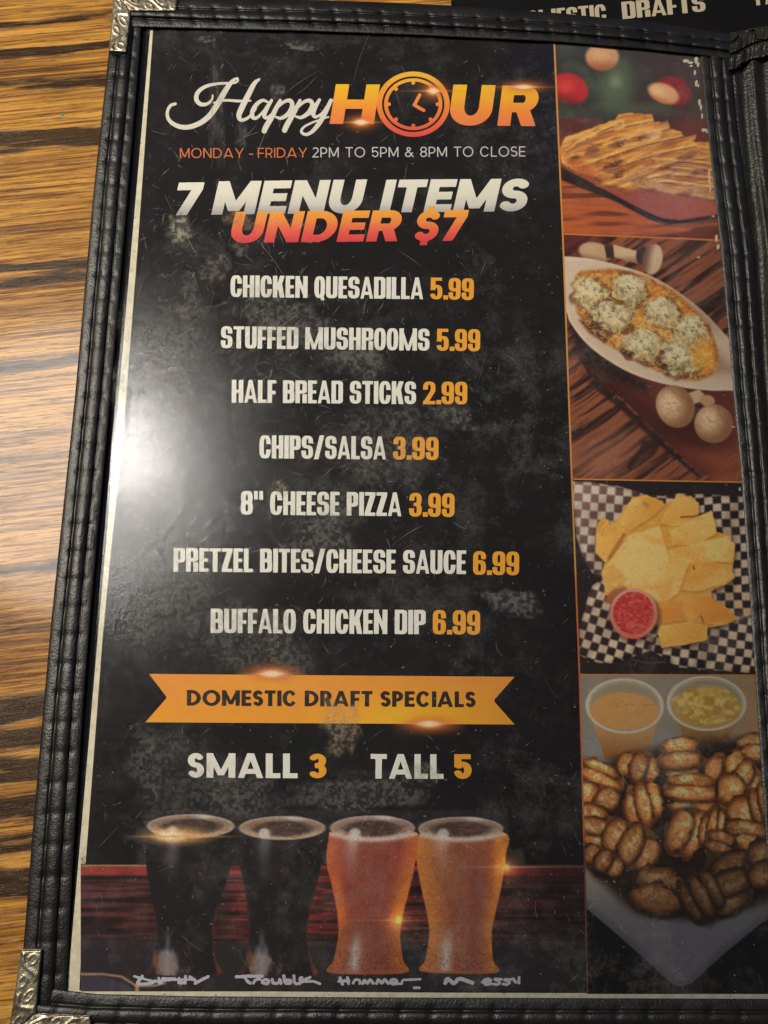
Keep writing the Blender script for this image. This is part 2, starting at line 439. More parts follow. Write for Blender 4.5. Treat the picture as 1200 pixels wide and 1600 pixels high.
class Glyphs:
    """Letterforms drawn from strokes and bowls. t = stem width, b = bar height, n = how square the bowls are."""
    def __init__(self, t, b, n=2.0, W=None, diag=None, cond=False, gap=0.1, space=0.25):
        self.t, self.b, self.nn, self.cond, self.gap, self.space = t, b, n, cond, gap, space
        self.Wd = W; self.dg = diag or t

    def width(self, ch):
        if ch == ' ': return self.space
        return self.Wd.get(ch, self.Wd['*'])

    def mask(self, ch, x, y):
        t, b, w, n = self.t, self.b, self.width(ch), self.nn
        Z = np.zeros(x.shape, bool)

        def rect(x0, y0, x1, y1): return (x >= x0) & (x <= x1) & (y >= y0) & (y <= y1)

        def poly(P):
            ins = np.zeros(x.shape, bool); j = len(P) - 1
            for i in range(len(P)):
                xi, yi = P[i]; xj, yj = P[j]
                if yi != yj:
                    ins ^= ((yi > y) != (yj > y)) & (x < (xj - xi) * (y - yi) / (yj - yi) + xi)
                j = i
            return ins

        def bar(p, q, th):   # a slanted stroke whose horizontal thickness is th, cut by its two heights
            (x0, y0), (x1, y1) = p, q
            return poly([(x0, y0), (x0 + th, y0), (x1 + th, y1), (x1, y1)])

        def se(x0, y0, x1, y1):  # filled superellipse
            cx, cy, rx, ry = (x0 + x1) / 2, (y0 + y1) / 2, (x1 - x0) / 2, (y1 - y0) / 2
            if rx <= 0 or ry <= 0: return Z
            return np.abs((x - cx) / rx) ** n + np.abs((y - cy) / ry) ** n <= 1

        def ring(x0, y0, x1, y1): return se(x0, y0, x1, y1) & ~se(x0 + t, y0 + b, x1 - t, y1 - b)

        def dee(x0, y0, x1, y1, bb=None):  # flat left, round right
            bb = bb or b
            if self.cond:
                rx, ry = min(.16, (x1 - x0) * .5), min(.13, (y1 - y0) * .3)
                def rr(a0, c0, a1, c1, kx, ky):
                    kx = max(kx, .02); ky = max(ky, .02)
                    r = rect(a0, c0, a1, c1)
                    ex, ey = x - (a1 - kx), np.maximum(y - (c1 - ky), (c0 + ky) - y)
                    return r & ~((ex > 0) & (ey > 0) & ((ex / kx) ** 2 + (ey / ky) ** 2 > 1))
                return rr(x0, y0, x1, y1, rx, ry) & ~rr(x0 + t, y0 + bb, x1 - t, y1 - bb, rx - t * .6, ry - bb * .5)
            ry = (y1 - y0) / 2; rx = min(ry * 1.05, (x1 - x0) * .75)
            def half(a0, c0, a1, c1, kx):
                cy = (c0 + c1) / 2; kk = a1 - kx
                return rect(a0, c0, kk, c1) | ((x >= kk) & (((x - kk) / kx) ** 2 + ((y - cy) / ((c1 - c0) / 2)) ** 2 <= 1))
            return half(x0, y0, x1, y1, rx) & ~half(x0 + t, y0 + bb, x1 - t, y1 - bb, max(rx - t, .03))

        def stroke(P, close=False):
            P = np.array(P, float); sx = b / t
            X = x * sx; best = np.full(x.shape, 9.0); k = len(P) - 1
            for i in range(k):
                ax, ay = P[i][0] * sx, P[i][1]; bx, by = P[i + 1][0] * sx, P[i + 1][1]
                dx, dy = bx - ax, by - ay; l2 = dx * dx + dy * dy
                if l2 < 1e-12: continue
                u = ((X - ax) * dx + (y - ay) * dy) / l2; uc = np.clip(u, 0, 1)
                d = np.hypot(X - ax - uc * dx, y - ay - uc * dy)
                if i == 0: d = np.where(u < 0, 9, d)
                if i == k - 1: d = np.where(u > 1, 9, d)
                best = np.minimum(best, d)
            return best <= b / 2

        def arc(cx, cy, rx, ry, a0, a1, k=26):
            A = np.radians(np.linspace(a0, a1, k)); e = 2 / n
            return [(cx + rx * np.sign(c) * abs(c) ** e, cy + ry * np.sign(s) * abs(s) ** e) for c, s in zip(np.cos(A), np.sin(A))]
        rx = w / 2 - t / 2; top = 1 - b / 2; mid = 0.515
        ov = 0.0 if self.cond else 0.012
        if ch in 'OQ':
            r = ring(0, -ov, w, 1 + ov)
            if ch == 'Q': r = r | bar((w - t * .9, -.10), (w * .5, .20), t * .8)
            return r
        if ch == 'C':
            r = ring(0, -ov, w, 1 + ov)
            if self.cond: return r & ~rect(w * .5, .385, w + 1, .615)
            return r & ~((x > w * .5) & (np.abs(y - .5) < (x - w * .5) / w * .66 + .02))
        if ch == 'D': return dee(0, 0, w, 1)
        if ch == 'H': return rect(0, 0, t, 1) | rect(w - t, 0, w, 1) | rect(0, .5 - b / 2, w, .5 + b / 2)
        if ch == 'I': return rect(0, 0, t, 1)
        if ch == 'L': return rect(0, 0, t, 1) | rect(0, 0, w, b)
        if ch == 'E': return rect(0, 0, t, 1) | rect(0, 0, w, b) | rect(0, 1 - b, w, 1) | rect(0, .5 - b / 2, w * .93, .5 + b / 2)
        if ch == 'F': return rect(0, 0, t, 1) | rect(0, 1 - b, w, 1) | rect(0, .46 - b / 2, w * .93, .46 + b / 2)
        if ch == 'T': return rect(w / 2 - t / 2, 0, w / 2 + t / 2, 1) | rect(0, 1 - b, w, 1)
        if ch == 'U':
            if self.cond:
                o = se(0, 0, w, .5) | rect(0, .25, w, 1); i = se(t, b, w - t, .5) | rect(t, .25, w - t, 1.1)
            else:
                h = w * .95; o = se(0, -ov, w, h) | rect(0, h / 2, w, 1); i = se(t, b, w - t, h - b * .6) | rect(t, h / 2 - b * .0, w - t, 1.1)
            return o & ~i
        if ch == 'A':
            d = self.dg; q = d * 1.02; tw = d * 1.12
            l = bar((0, 0), (w / 2 - tw / 2, 1), q); r = bar((w - q, 0), (w / 2 + tw / 2 - q, 1), q)
            body = poly([(0, 0), (w / 2 - tw / 2, 1), (w / 2 + tw / 2, 1), (w, 0)])
            return l | r | (body & (y > .17) & (y < .17 + b)) if True else l
        if ch == 'M':
            d = self.dg
            return rect(0, 0, t, 1) | rect(w - t, 0, w, 1) | bar((w / 2 - d / 2, .0 if self.cond else .10), (0, 1), d * 1.0) | bar((w / 2 - d / 2, .0 if self.cond else .10), (w - d, 1), d * 1.0)
        if ch == 'N': return rect(0, 0, t, 1) | rect(w - t, 0, w, 1) | bar((w - self.dg * 1.08, 0), (0, 1), self.dg * 1.08)
        if ch == 'K':
            return rect(0, 0, t, 1) | bar((t * .6, .36), (w - t * 1.05, 1), t * 1.05) | bar((w - t * 1.05, 0), (t * .95, .68), t * 1.05) & (x > t * .9)
        if ch == 'Y':
            d = self.dg
            return rect(w / 2 - t / 2, 0, w / 2 + t / 2, .45) | bar((w / 2 - d / 2, .36), (0, 1), d) | bar((w / 2 - d / 2, .36), (w - d, 1), d)
        if ch == 'Z': return rect(0, 0, w, b) | rect(0, 1 - b, w, 1) | bar((0, b * .9), (w - t * 1.15, 1 - b * .9), t * 1.15)
        if ch == '/': return bar((0, -.02), (w - t, 1.02), t)
        if ch == '-': return rect(0, .32, w, .32 + b)
        if ch == '.': return rect(0, 0, t, b * 1.35)
        if ch == '"': return rect(0, .64, t * .8, 1) | rect(w - t * .8, .64, w, 1)
        if ch == 'P': return rect(0, 0, t, 1) | dee(0, .38 if self.cond else .34, w, 1)
        if ch == 'R':
            p = rect(0, 0, t, 1) | dee(0, .42 if self.cond else .34, w, 1)
            if self.cond: return p | (rect(w - t, 0, w, .40)) | rect(t, .42, w - t * .8, .42 + b)
            return p | bar((w - t * 1.08, 0), (w * .42, .42), t * 1.12)
        if ch == 'B': return rect(0, 0, t, 1) | dee(0, .5 - b / 2, w * .97, 1) | dee(0, 0, w, .5 + b / 2)
        y1 = (mid + top) / 2; r1 = (top - mid) / 2; y0 = (b / 2 + mid) / 2; r0 = (mid - b / 2) / 2
        e1 = -8 if self.cond else 28
        if ch in 'S$':
            P = arc(w / 2, y1, rx * .96, r1, e1, 270) + arc(w / 2, y0, rx, r0, 90, -180 + e1)
            s = stroke(P)
            if ch == '$': s = s | rect(w / 2 - t * .42, -.13, w / 2 + t * .42, .06) | rect(w / 2 - t * .42, .94, w / 2 + t * .42, 1.13)
            return s
        if ch == '3':
            return stroke(arc(w / 2, y1, rx * .94, r1, 180 - e1, -90) ) | stroke(arc(w / 2, y0, rx, r0, 90, -180 + e1)) | rect(w * .36, mid - b / 2, w * .6, mid + b / 2)
        if ch == '8': return ring(w * .02, mid - b / 2, w * .98, 1 + ov) | ring(0, -ov, w, mid + b / 2)
        if ch == '6':
            return ring(0, -ov, w, .62) | stroke(arc(w / 2, 1 - b / 2 - .2, rx, .2, e1, 180) + [(t / 2, .3)])
        if ch == '9':
            g = Glyphs(self.t, self.b, self.nn, self.Wd, self.dg, self.cond); return g.mask('6', w - x, 1 - y)
        if ch == '5':
            yb = .60; yc = (b / 2 + yb) / 2; rr_ = (yb - b / 2) / 2
            s = stroke(arc(w / 2, yc, rx, rr_, 150 if not self.cond else 165, -168))
            return s | rect(w * .06, 1 - b, w * .95, 1) | rect(w * .03, .42 if self.cond else .47, w * .03 + t * (1 if self.cond else .95), 1)
        if ch == '2':
            P = arc(w / 2, .70, rx, .30 - b / 2, 180 - e1, -25); x9, y9 = P[-1]
            return stroke(P + [(t * .62, b * .7)]) | rect(0, 0, w, b)
        if ch == '7': return rect(0, 1 - b, w, 1) | bar((w * .16, 0), (w - t * 1.18, 1 - b * .9), t * 1.18)
        if ch == '&':
            P = [(w, 0), (w * .30, .66)] + arc(w * .42, .78, w * .21, .20 - b / 2, 200, -60, 16) + \
                [(w * .22, .46)] + arc(w * .36, .26, w * .33, .26 - b / 2, 130, 320, 20) + [(w * .92, .46)]
            return stroke(P)
        return Z


COND = Glyphs(.178, .142, 2.9, {'*': .455, 'I': .17, 'M': .70, 'A': .50, 'E': .35, 'F': .34, 'L': .34, 'T': .42, 'K': .47, 'Z': .40, '/': .40,
                                '.': .15, '"': .34, 'N': .49, 'P': .43, 'Q': .43}, .125, True, .040, .19)
LIGHT = Glyphs(.105, .10, 2.0, {'*': .66, 'M': .92, 'O': .98, 'N': .78, 'D': .82, 'A': .92, 'Y': .84, 'F': .58, 'R': .66, 'I': .105, 'P': .64,
                               '2': .60, '5': .62, '8': .64, '&': .76, 'T': .70, 'C': .86, 'L': .56, 'S': .62, 'E': .60, '-': .36}, .115, False, .16, .32)
BLACK = Glyphs(.30, .235, 2.1, {'*': .84, 'M': 1.18, 'N': .98, 'U': .92, 'I': .30, 'T': .82, 'E': .76, 'S': .80, 'D': .94, 'R': .88, '7': .82,
                               '$': .82, 'H': .98}, .30, False, .075, .3)
BOLD = Glyphs(.235, .20, 2.0, {'*': .62, 'D': .76, 'O': .98, 'M': .98, 'E': .54, 'S': .56, 'T': .60, 'I': .205, 'C': .78, 'R': .62, 'A': .86,
                               'F': .52, 'P': .60, 'L': .50, '3': .58, '5': .56}, .205, False, .085, .26)


def text(s, font, p0, p1, h, colour, parent, z=.00012, shear=0.0, shear_y=0.0, label=None, name='lettering', stencil=0, mat=None, place=None, clip=None):
    """s set from p0 to p1 (photo pixels, along the baseline), capitals h tall."""
    p0 = np.array(p0, float); p1 = np.array(p1, float); d = p1 - p0; Lp = np.hypot(*d); e = d / Lp; nrm = np.array([e[1], -e[0]])
    adv = []; X = 0
    for ch in s:
        adv.append(X); X += font.width(ch) + font.gap
    tot = X - font.gap
    sx = (Lp - shear * h * 0) / tot       # px per font unit across
    ss = 4 if h < 22 else 3
    step = 0.40 if h < 22 else 0.55
    pad = 0.25 * h + 3
    c = np.array([p0, p1, p0 + nrm * h, p1 + nrm * h]); x0, y0 = c.min(0) - pad; x1, y1 = c.max(0) + pad
    nc = int((x1 - x0) / step) + 1; nr = int((y1 - y0) / step) + 1
    q = (np.arange(ss) - (ss - 1) / 2) / ss
    XX = (np.arange(nc)[:, None] + q[None]).ravel() * step + x0
    YY = (np.arange(nr)[:, None] + q[None]).ravel() * step + y0
    GX, GY = np.meshgrid(XX, YY)
    u = ((GX - p0[0]) * e[0] + (GY - p0[1]) * e[1]); v = ((GX - p0[0]) * nrm[0] + (GY - p0[1]) * nrm[1]) / h
    u = (u - shear * v * h) / sx
    M = np.zeros(GX.shape, bool)
    for ch, a in zip(s, adv):
        if ch == ' ': continue
        w = font.width(ch); lo, hi = a - .12, a + w + .12
        cols = np.nonzero(((u > lo) & (u < hi)).any(0))[0]
        if len(cols) == 0: continue
        sl_ = slice(cols[0], cols[-1] + 1)
        g = font.mask(ch, u[:, sl_] - a, v[:, sl_])
        if stencil: g = g & ~(np.abs(u[:, sl_] - a - w * .5) < stencil)
        M[:, sl_] |= g
    cov = M.reshape(nr, ss, nc, ss).mean((1, 3))
    return mesh_mask(cov, x0, y0, step, z, colour, name, parent, mat, label)


def spline(P, k=14):
    P = np.array(P, float); Q = np.vstack([2 * P[0] - P[1], P, 2 * P[-1] - P[-2]]); out = []
    for i in range(1, len(Q) - 2):
        t = np.linspace(0, 1, k, endpoint=False)[:, None]
        a, b, c, d = Q[i - 1], Q[i], Q[i + 1], Q[i + 2]
        out.append(.5 * ((2 * b) + (-a + c) * t + (2 * a - 5 * b + 4 * c - d) * t ** 2 + (-a + 3 * b - 3 * c + d) * t ** 3))
    return np.vstack(out + [P[-1:]])


def brush(paths, colour, parent, name, z=.00012, step=.5, label=None, mat=None, rough=0):
    """paths: lists of (x, y, radius) in photo pixels, joined as pen strokes."""
    A = [spline(p, 16) for p in paths]
    al = np.vstack(A); x0, y0 = al[:, 0].min() - 8, al[:, 1].min() - 8; x1, y1 = al[:, 0].max() + 8, al[:, 1].max() + 8
    nc = int((x1 - x0) / step) + 2; nr = int((y1 - y0) / step) + 2
    D = np.full((nr, nc), -9.0)
    for a in A:
        for i in range(len(a) - 1):
            for u in (0, .5):
                cx, cy, r = a[i] * (1 - u) + a[i + 1] * u
                i0 = max(int((cx - r - 2 - x0) / step), 0); i1 = int((cx + r + 2 - x0) / step) + 2
                j0 = max(int((cy - r - 2 - y0) / step), 0); j1 = int((cy + r + 2 - y0) / step) + 2
                gx = x0 + np.arange(i0, min(i1, nc)) * step; gy = y0 + np.arange(j0, min(j1, nr)) * step
                d = r - np.hypot(gx[None] - cx, gy[:, None] - cy)
                sub = D[j0:min(j1, nr), i0:min(i1, nc)]; np.maximum(sub, d, out=sub)
    if rough:
        gx = x0 + np.arange(nc) * step; gy = y0 + np.arange(nr) * step; GX, GY = np.meshgrid(gx, gy)
        D = D - rough * (vnoise(GX * 1.1, GY * 1.1, 5) - .35)
    return mesh_mask(np.clip(D / step * .5 + .5, 0, 1), x0, y0, step, z, colour, name, parent, mat, label)


# ------------------------------------------------------------------ the printed sheet
sheet = thing('menu_sheet', 'printed black happy hour menu page with food pictures inside the black binding', 'menu page')
PW, PT = 0.2159, 0.3515


def poly_sheet(name, pts_px, z, mat, colour=None, thick=None, label=None, xy=None):
    P = np.array(xy, float) if xy is not None else unproj([p[0] for p in pts_px], [p[1] for p in pts_px], z)[:, :2]
    n = len(P); V = [(x, y, z) for x, y in P]; F = [list(range(n))]
    if thick:
        V += [(x, y, z - thick) for x, y in P]; F += [[i, i + n, (i + 1) % n + n, (i + 1) % n] for i in range(n)] + [list(range(2 * n - 1, n - 1, -1))]
    a = sum(P[i][0] * P[(i + 1) % n][1] - P[(i + 1) % n][0] * P[i][1] for i in range(n))
    if a < 0: F = [f[::-1] for f in F]
    C = None
    if colour is not None: C = np.ones((len(V), 4)); C[:, :3] = lin(colour)
    o = link(name, mesh_of(name, V, F, C), mat, sheet)
    if label: o['label'] = label
    return o


poly_sheet('paper', None, 0.0, PAPER, thick=0.00018, xy=[(0, -.004), (PW, -.004)] + [tuple(unproj(a_, b_)[:2]) for a_, b_ in ((1099, 76), (1000, 60), (865, 48), (640, 38), (236, 32))])
poly_sheet('printed_background', [(240, 33), (640, 40), (865, 50), (1000, 62), (1098, 78), (1142, 600), (1180, 1070), (1199, 1350), (1204, 1552.5), (700, 1551), (124, 1547), (132, 1372),
                                  (160, 1000), (197, 620), (214, 400), (234, 120)], .00004, SLATE)


class Canvas:
    """A printed picture: colours worked out on a lattice of points of the sheet."""
    def __init__(self, x0, y0, x1, y1, step):
        nc = int(round((x1 - x0) / step)) + 1; nr = int(round((y1 - y0) / step)) + 1
        self.x, self.y = np.meshgrid(np.linspace(x0, x1, nc), np.linspace(y0, y1, nr))
        self.c = np.zeros(self.x.shape + (3,)); self.a = np.ones(self.x.shape)

    def over(self, m, col):
        col = np.asarray(col, float)
        self.c = self.c * (1 - m[..., None]) + col * m[..., None]

    def tint(self, m, k):
        self.c = self.c * (1 + m[..., None] * (np.asarray(k, float) - 1))

    def add(self, m, col): self.c = self.c + m[..., None] * np.asarray(col, float)

    def ell(self, cx, cy, rx, ry, ang=0, soft=2.0, wob=0, seed=0):
        a = math.radians(ang); dx, dy = self.x - cx, self.y - cy
        u = (dx * math.cos(a) + dy * math.sin(a)) / rx; v = (-dx * math.sin(a) + dy * math.cos(a)) / ry
        r = np.hypot(u, v)
        if wob: r = r + wob * (vnoise(self.x / (rx * .45), self.y / (ry * .45), seed) - .5)
        s = soft / min(rx, ry)
        return 1 - smooth(1 - s, 1 + s, r), u, v

    def poly(self, P, soft=1.2, curve=False, wob=0, seed=3):
        if curve: P = spline(np.array(list(P) + [P[0]], float), 6)[:-1]
        P = np.array(P, float); x, y = self.x, self.y
        if wob:
            x = x + wob * (fbm(self.x / 9, self.y / 9, seed, 3) - .5) * 2; y = y + wob * (fbm(self.x / 9, self.y / 9, seed + 9, 3) - .5) * 2
        ins = np.zeros(x.shape, bool); D = np.full(x.shape, 1e9)
        for i in range(len(P)):
            (ax, ay), (bx, by) = P[i - 1], P[i]
            dx, dy = bx - ax, by - ay; l2 = dx * dx + dy * dy + 1e-9
            u = np.clip(((x - ax) * dx + (y - ay) * dy) / l2, 0, 1)
            D = np.minimum(D, (x - ax - u * dx) ** 2 + (y - ay - u * dy) ** 2)
            if ay != by: ins ^= ((by > y) != (ay > y)) & (x < (ax - bx) * (y - by) / (ay - by) + bx)
        D = np.sqrt(D) * np.where(ins, 1, -1)
        return smooth(-soft, soft, D), D

    def line(self, P, r, soft=1.0):
        D = np.full(self.x.shape, 1e9)
        for i in range(len(P) - 1):
            (ax, ay), (bx, by) = P[i][:2], P[i + 1][:2]
            dx, dy = bx - ax, by - ay; l2 = dx * dx + dy * dy + 1e-9
            u = np.clip(((self.x - ax) * dx + (self.y - ay) * dy) / l2, 0, 1)
            D = np.minimum(D, np.hypot(self.x - ax - u * dx, self.y - ay - u * dy))
        return 1 - smooth(r - soft, r + soft, D)

    def grain(self, k, sc=1.6, seed=5):
        n = fbm(self.x / sc, self.y / sc, seed, 2) - .5; self.c = self.c * (1 + k * n[..., None] * 2)

    def wood(self, m, ang, light, dark, period=14, seed=0, amt=1.0, fine=2.2):
        a = math.radians(ang); u = self.x * math.cos(a) + self.y * math.sin(a); v = -self.x * math.sin(a) + self.y * math.cos(a)
        v2 = v + 7 * (fbm(u / 70, v / 45, seed + 4, 2) - .5)
        b = vnoise(u / 85, v2 / period * 2.0, seed); f = vnoise(u / 30, v2 / fine, seed + 1); g = vnoise(u / 120, v2 / (period * 1.7), seed + 2)
        k = np.clip(smooth(.50, .74, b) * .85 + (f - .45) * .6 + smooth(.6, .85, g) * .25, 0, 1) * amt
        col = np.asarray(light, float) * (1 - k[..., None]) + np.asarray(dark, float) * k[..., None]
        self.over(m, col) if np.ndim(m) else self.over(np.full(self.x.shape, float(m)), col)

    def build(self, name, z, mask_faces=None, label=None, alpha=None, mat=None, xmap=None, parent=None):
        X = self.x if xmap is None else xmap(self.x, self.y)
        V = unproj(X, self.y, z).reshape(-1, 3); nr, nc = self.x.shape
        C = np.ones((nr * nc, 4)); C[:, :3] = lin(np.clip(self.c, 0, 255)).reshape(-1, 3)
        if alpha is not None: C[:, 3] = np.clip(alpha, 0, 1).ravel()
        o = link(name, mesh_of(name, V, grid_faces(nr, nc), C), mat or INK, parent or sheet)
        if label: o['label'] = label
        return o


def x_div(y): return np.interp(y, [30, 66, 370, 750, 1055, 1350, 1552], [864.5, 866, 879.5, 893.5, 905.5, 913.5, 918])
def x_rgt(y): return np.interp(y, [30, 90, 370, 605, 750, 1070, 1350, 1552], [1092, 1098, 1126, 1147, 1161, 1183, 1200, 1210])


class Panel(Canvas):
    """A picture of the right-hand column; its sides follow the column's edges."""
    def __init__(self, ytop, ybot, step=1.2):
        yl, yr = ytop; bl, br = ybot
        nr = int((bl - yl) / step) + 1; nc = int(278 / step)
        s = np.linspace(0, 1, nc)[None]; t = np.linspace(0, 1, nr)[:, None]
        y = (yl + (yr - yl) * s) * (1 - t) + (bl + (br - bl) * s) * t
        xl = x_div(y); xr = x_rgt(y)
        self.x = xl * (1 - s) + xr * s; self.y = y
        self.c = np.zeros(self.x.shape + (3,))


# picture 1: quesadilla on a board
p = Panel((50, 76), (365, 375))
x, y = p.x, p.y
p.c[:] = (58, 55, 46)
p.over(smooth(930, 1080, x), (70, 54, 46))
g = fbm(x / 26, y / 22, 11, 3)
p.over(smooth(.45, .75, g) * smooth(1010, 900, x) * .7, (66, 84, 62))
p.over(p.ell(963, 134, 26, 36, 10, 16)[0] * .8, (92, 112, 78))
p.over(p.ell(962, 128, 9, 9, 0, 8)[0] * .6, (150, 158, 128))
p.over(p.ell(975, 168, 40, 9, 5, 7)[0] * .7, (84, 92, 66)); p.over(p.ell(1030, 170, 22, 8, 10, 7)[0] * .6, (88, 92, 64))
p.over(p.ell(905, 108, 20, 8, 30, 8)[0] * .5, (84, 92, 80)); p.over(p.ell(885, 78, 20, 10, 0, 8)[0] * .5, (70, 82, 70))
p.wood(smooth(178, 190, y) * smooth(960, 900, x), 3, (124, 62, 40), (92, 44, 30), seed=2)
p.over(smooth(168, 200, y) * smooth(1030, 1075, x), (104, 52, 36))
m, u, v = p.ell(941, 89, 26, 21, 0, 3); p.over(m, (206, 152, 104)); p.tint(m * smooth(.0, 1, v), (.82, .62, .52)); p.over(p.ell(938, 84, 12, 8, 0, 9)[0] * .6, (236, 192, 142))
m, u, v = p.ell(890, 138, 30, 23, 22, 3); p.over(m, (186, 44, 42)); p.tint(m * smooth(.2, 1, v), (.68, .6, .6)); p.over(p.ell(884, 134, 12, 9, 0, 9)[0] * .6, (232, 88, 70))
m, u, v = p.ell(1053, 142, 28, 22, 25, 3); p.over(m, (138, 36, 38)); m, u, v = p.ell(1037, 146, 25, 15, 22, 3); p.over(m, (222, 166, 116)); p.tint(m * smooth(.2, 1, v), (.9, .74, .66))
p.over(p.ell(1028, 142, 10, 6, 20, 7)[0] * .7, (250, 212, 160))
# board and table
mw = p.poly([(860, 262), (905, 284), (1040, 352), (1130, 338), (1130, 390), (860, 390)], 2)[0]
p.wood(mw, -2, (188, 96, 50), (108, 52, 30), 15, seed=8)
mb, db = p.poly([(868, 240), (905, 262), (945, 290), (1000, 296), (1130, 318), (1130, 330), (1118, 335), (1062, 344), (1032, 340), (1000, 326), (880, 262)], 2, wob=.6)
sh = p.poly([(868, 262), (880, 262), (1000, 324), (1035, 338), (1065, 342), (1130, 331), (1130, 338), (1085, 347), (1045, 350), (1015, 343), (960, 314), (868, 278)], 2.5)[0]
p.over(sh, (40, 24, 22))
p.over(mb, (162, 78, 54)); p.over(mb * smooth(1000, 1090, x) * .5, (186, 96, 66)); p.tint(mb * smooth(.5, .8, fbm(x / 4, y / 3, 5)), (.86, .82, .8))
# quesadilla: overlapping wedges
P0 = [(874, 232), (884, 214), (905, 207), (935, 196), (962, 187), (968, 179), (985, 176), (1000, 178), (1019, 178), (1022, 190), (1044, 190), (1046, 201), (1064, 206),
      (1068, 214), (1088, 211), (1084, 222), (1130, 222), (1130, 318), (1100, 312), (1076, 310), (1074, 302), (1050, 306), (1020, 298), (1000, 298), (975, 297), (962, 291), (930, 290), (938, 282), (905, 270), (890, 262), (878, 256)]
mq, dq = p.poly(P0, 1.3, wob=1.8)
p.tint(1 - smooth(-9, 0, dq) * 0 - 1, 1)
p.over(mq, (218, 146, 62))
a = math.radians(-14); uu = x * math.cos(a) + y * math.sin(a); vv = -x * math.sin(a) + y * math.cos(a)
uu2 = uu + 18 * (fbm(x / 40, y / 30, 61, 2) - .5); vv2 = vv + 14 * (fbm(x / 36, y / 24, 51, 3) - .5)
fade = smooth(1000, 1075, x)
b1 = vnoise(uu2 / 30, vv2 / 5.5, 21); b2 = vnoise(uu2 / 13, vv2 / 3.0, 22); b3 = fbm(x / 5, y / 4, 23, 3)
p.over(mq * smooth(.50, .78, b1) * .5, (158, 88, 42)); p.over(mq * smooth(.46, .24, b1) * .6, (240, 180, 92))
p.over(mq * smooth(.62, .85, b2) * .4, (132, 74, 48)); p.over(mq * smooth(.36, .20, b2) * .4, (246, 196, 122))
for Q_ in ([(884, 238), (930, 214), (985, 197), (1022, 190)], [(888, 251), (945, 229), (1000, 213), (1046, 202)], [(903, 263), (960, 243), (1010, 227), (1068, 214)], [(925, 280), (975, 259), (1030, 241), (1088, 229)],
           [(950, 291), (1000, 271), (1050, 256), (1122, 246)], [(900, 226), (940, 206), (970, 192)], [(1020, 251), (1070, 254), (1132, 259)], [(1030, 262), (1080, 266), (1132, 271)], [(1040, 275), (1090, 277), (1132, 284)], [(1008, 286), (1060, 287), (1132, 297)], [(965, 297), (1010, 281), (1050, 272)]):
    Q2 = [tuple(q_) for q_ in spline(np.array(Q_, float), 8)]
    p.over(mq * p.line([(a_, b_ - 3.2) for a_, b_ in Q2], 2.0, 2.2) * .55, (248, 202, 122)); p.over(mq * p.line([(a_, b_ + 3.5) for a_, b_ in Q2], 2.2, 3) * .4, (158, 92, 48)); p.over(mq * p.line(Q2, .7, 1.1) * .85 * smooth(.3, .5, vnoise(x / 9, y / 9, 29)), (92, 50, 36))
st = np.abs(((y - .12 * (x - 1040)) / 7.5 + 1.2 * fbm(x / 30, y / 30, 3, 2)) % 1 - .5)
p.over(mq * smooth(1022, 1050, x) * smooth(240, 252, y) * smooth(.34, .46, st) * .7, (120, 70, 40))
for (cx_, cy_, r_, q_) in [(926, 234, 13, 6), (898, 247, 9, 4), (965, 226, 12, 5), (957, 259, 18, 6), (1008, 214, 14, 4), (1075, 243, 16, 6), (1040, 262, 20, 3), (968, 272, 12, 5), (1090, 270, 16, 4), (1002, 284, 10, 5)]:
    mm = p.ell(cx_, cy_, r_, q_, -20, 2.5, .8, int(cx_))[0]; p.over(mm * .62, (116, 62, 48)); p.over(mm * smooth(.58, .74, b3) * .7, (66, 36, 36))
p.over(p.ell(898, 246, 5, 2, 0, 1)[0] * .8, (48, 54, 48)); p.over(p.ell(1022, 211, 12, 6, -20, 3, .5)[0] * .6, (240, 200, 158))
p.over(mq * p.ell(910, 262, 28, 8, 32, 5)[0] * .6, (196, 90, 58))
for (cx_, cy_, r_, q_, an) in [(1012, 290, 22, 11, 10), (1040, 300, 22, 9, 5), (1095, 303, 26, 13, 8), (1000, 272, 26, 8, -20)]:
    mm, u, v = p.ell(cx_, cy_, r_, q_, an, 2, .5, int(cx_)); mm = mm * mq; p.over(mm * .75, (202, 148, 96)); p.tint(mm * smooth(.2, 1, v), (.66, .56, .5)); p.over(mm * smooth(.5, .7, b3) * .5, (150, 88, 60))
p.tint(mq * (1 - smooth(0, 5, dq)) * smooth(250, 290, y), (.7, .6, .55))
p.grain(.05)
p.build('food_picture', .00008, label='picture of sliced quesadilla on a red board')

# picture 2: stuffed mushrooms
p = Panel((366, 376), (748, 753)); x, y = p.x, p.y
p.wood(1.0, -34, (148, 86, 58), (62, 34, 28), 13, seed=31, amt=1.1)
st2 = np.abs(((-x * math.sin(math.radians(-34)) + y * math.cos(math.radians(-34))) / 17 + .9 * fbm(x / 60, y / 60, 33, 2)) % 1 - .5) * 2
p.over(smooth(.80, .95, st2) * smooth(.35, .55, vnoise(x / 40, y / 40, 34)) * .75, (52, 28, 24))
p.over(smooth(960, 900, x) * smooth(430, 380, y) * .7, (78, 28, 30))
mr = smooth(0, 30, (x - 880) * .45 - (y - 740) * -1 * 0 - (650 - y) * .0 - 0) * 0
p.over(p.poly([(1125, 700), (1215, 640), (1215, 770), (1100, 770)], 6)[0] * .8, (156, 84, 54))
p.over(p.ell(945, 722, 60, 34, -20, 24)[0] * .55, (170, 112, 88))
mk = p.poly([(978, 728), (1005, 690), (1045, 668), (1030, 690), (1000, 712), (985, 735)], 3, wob=3)[0]; p.over(mk * .85, (52, 30, 28))
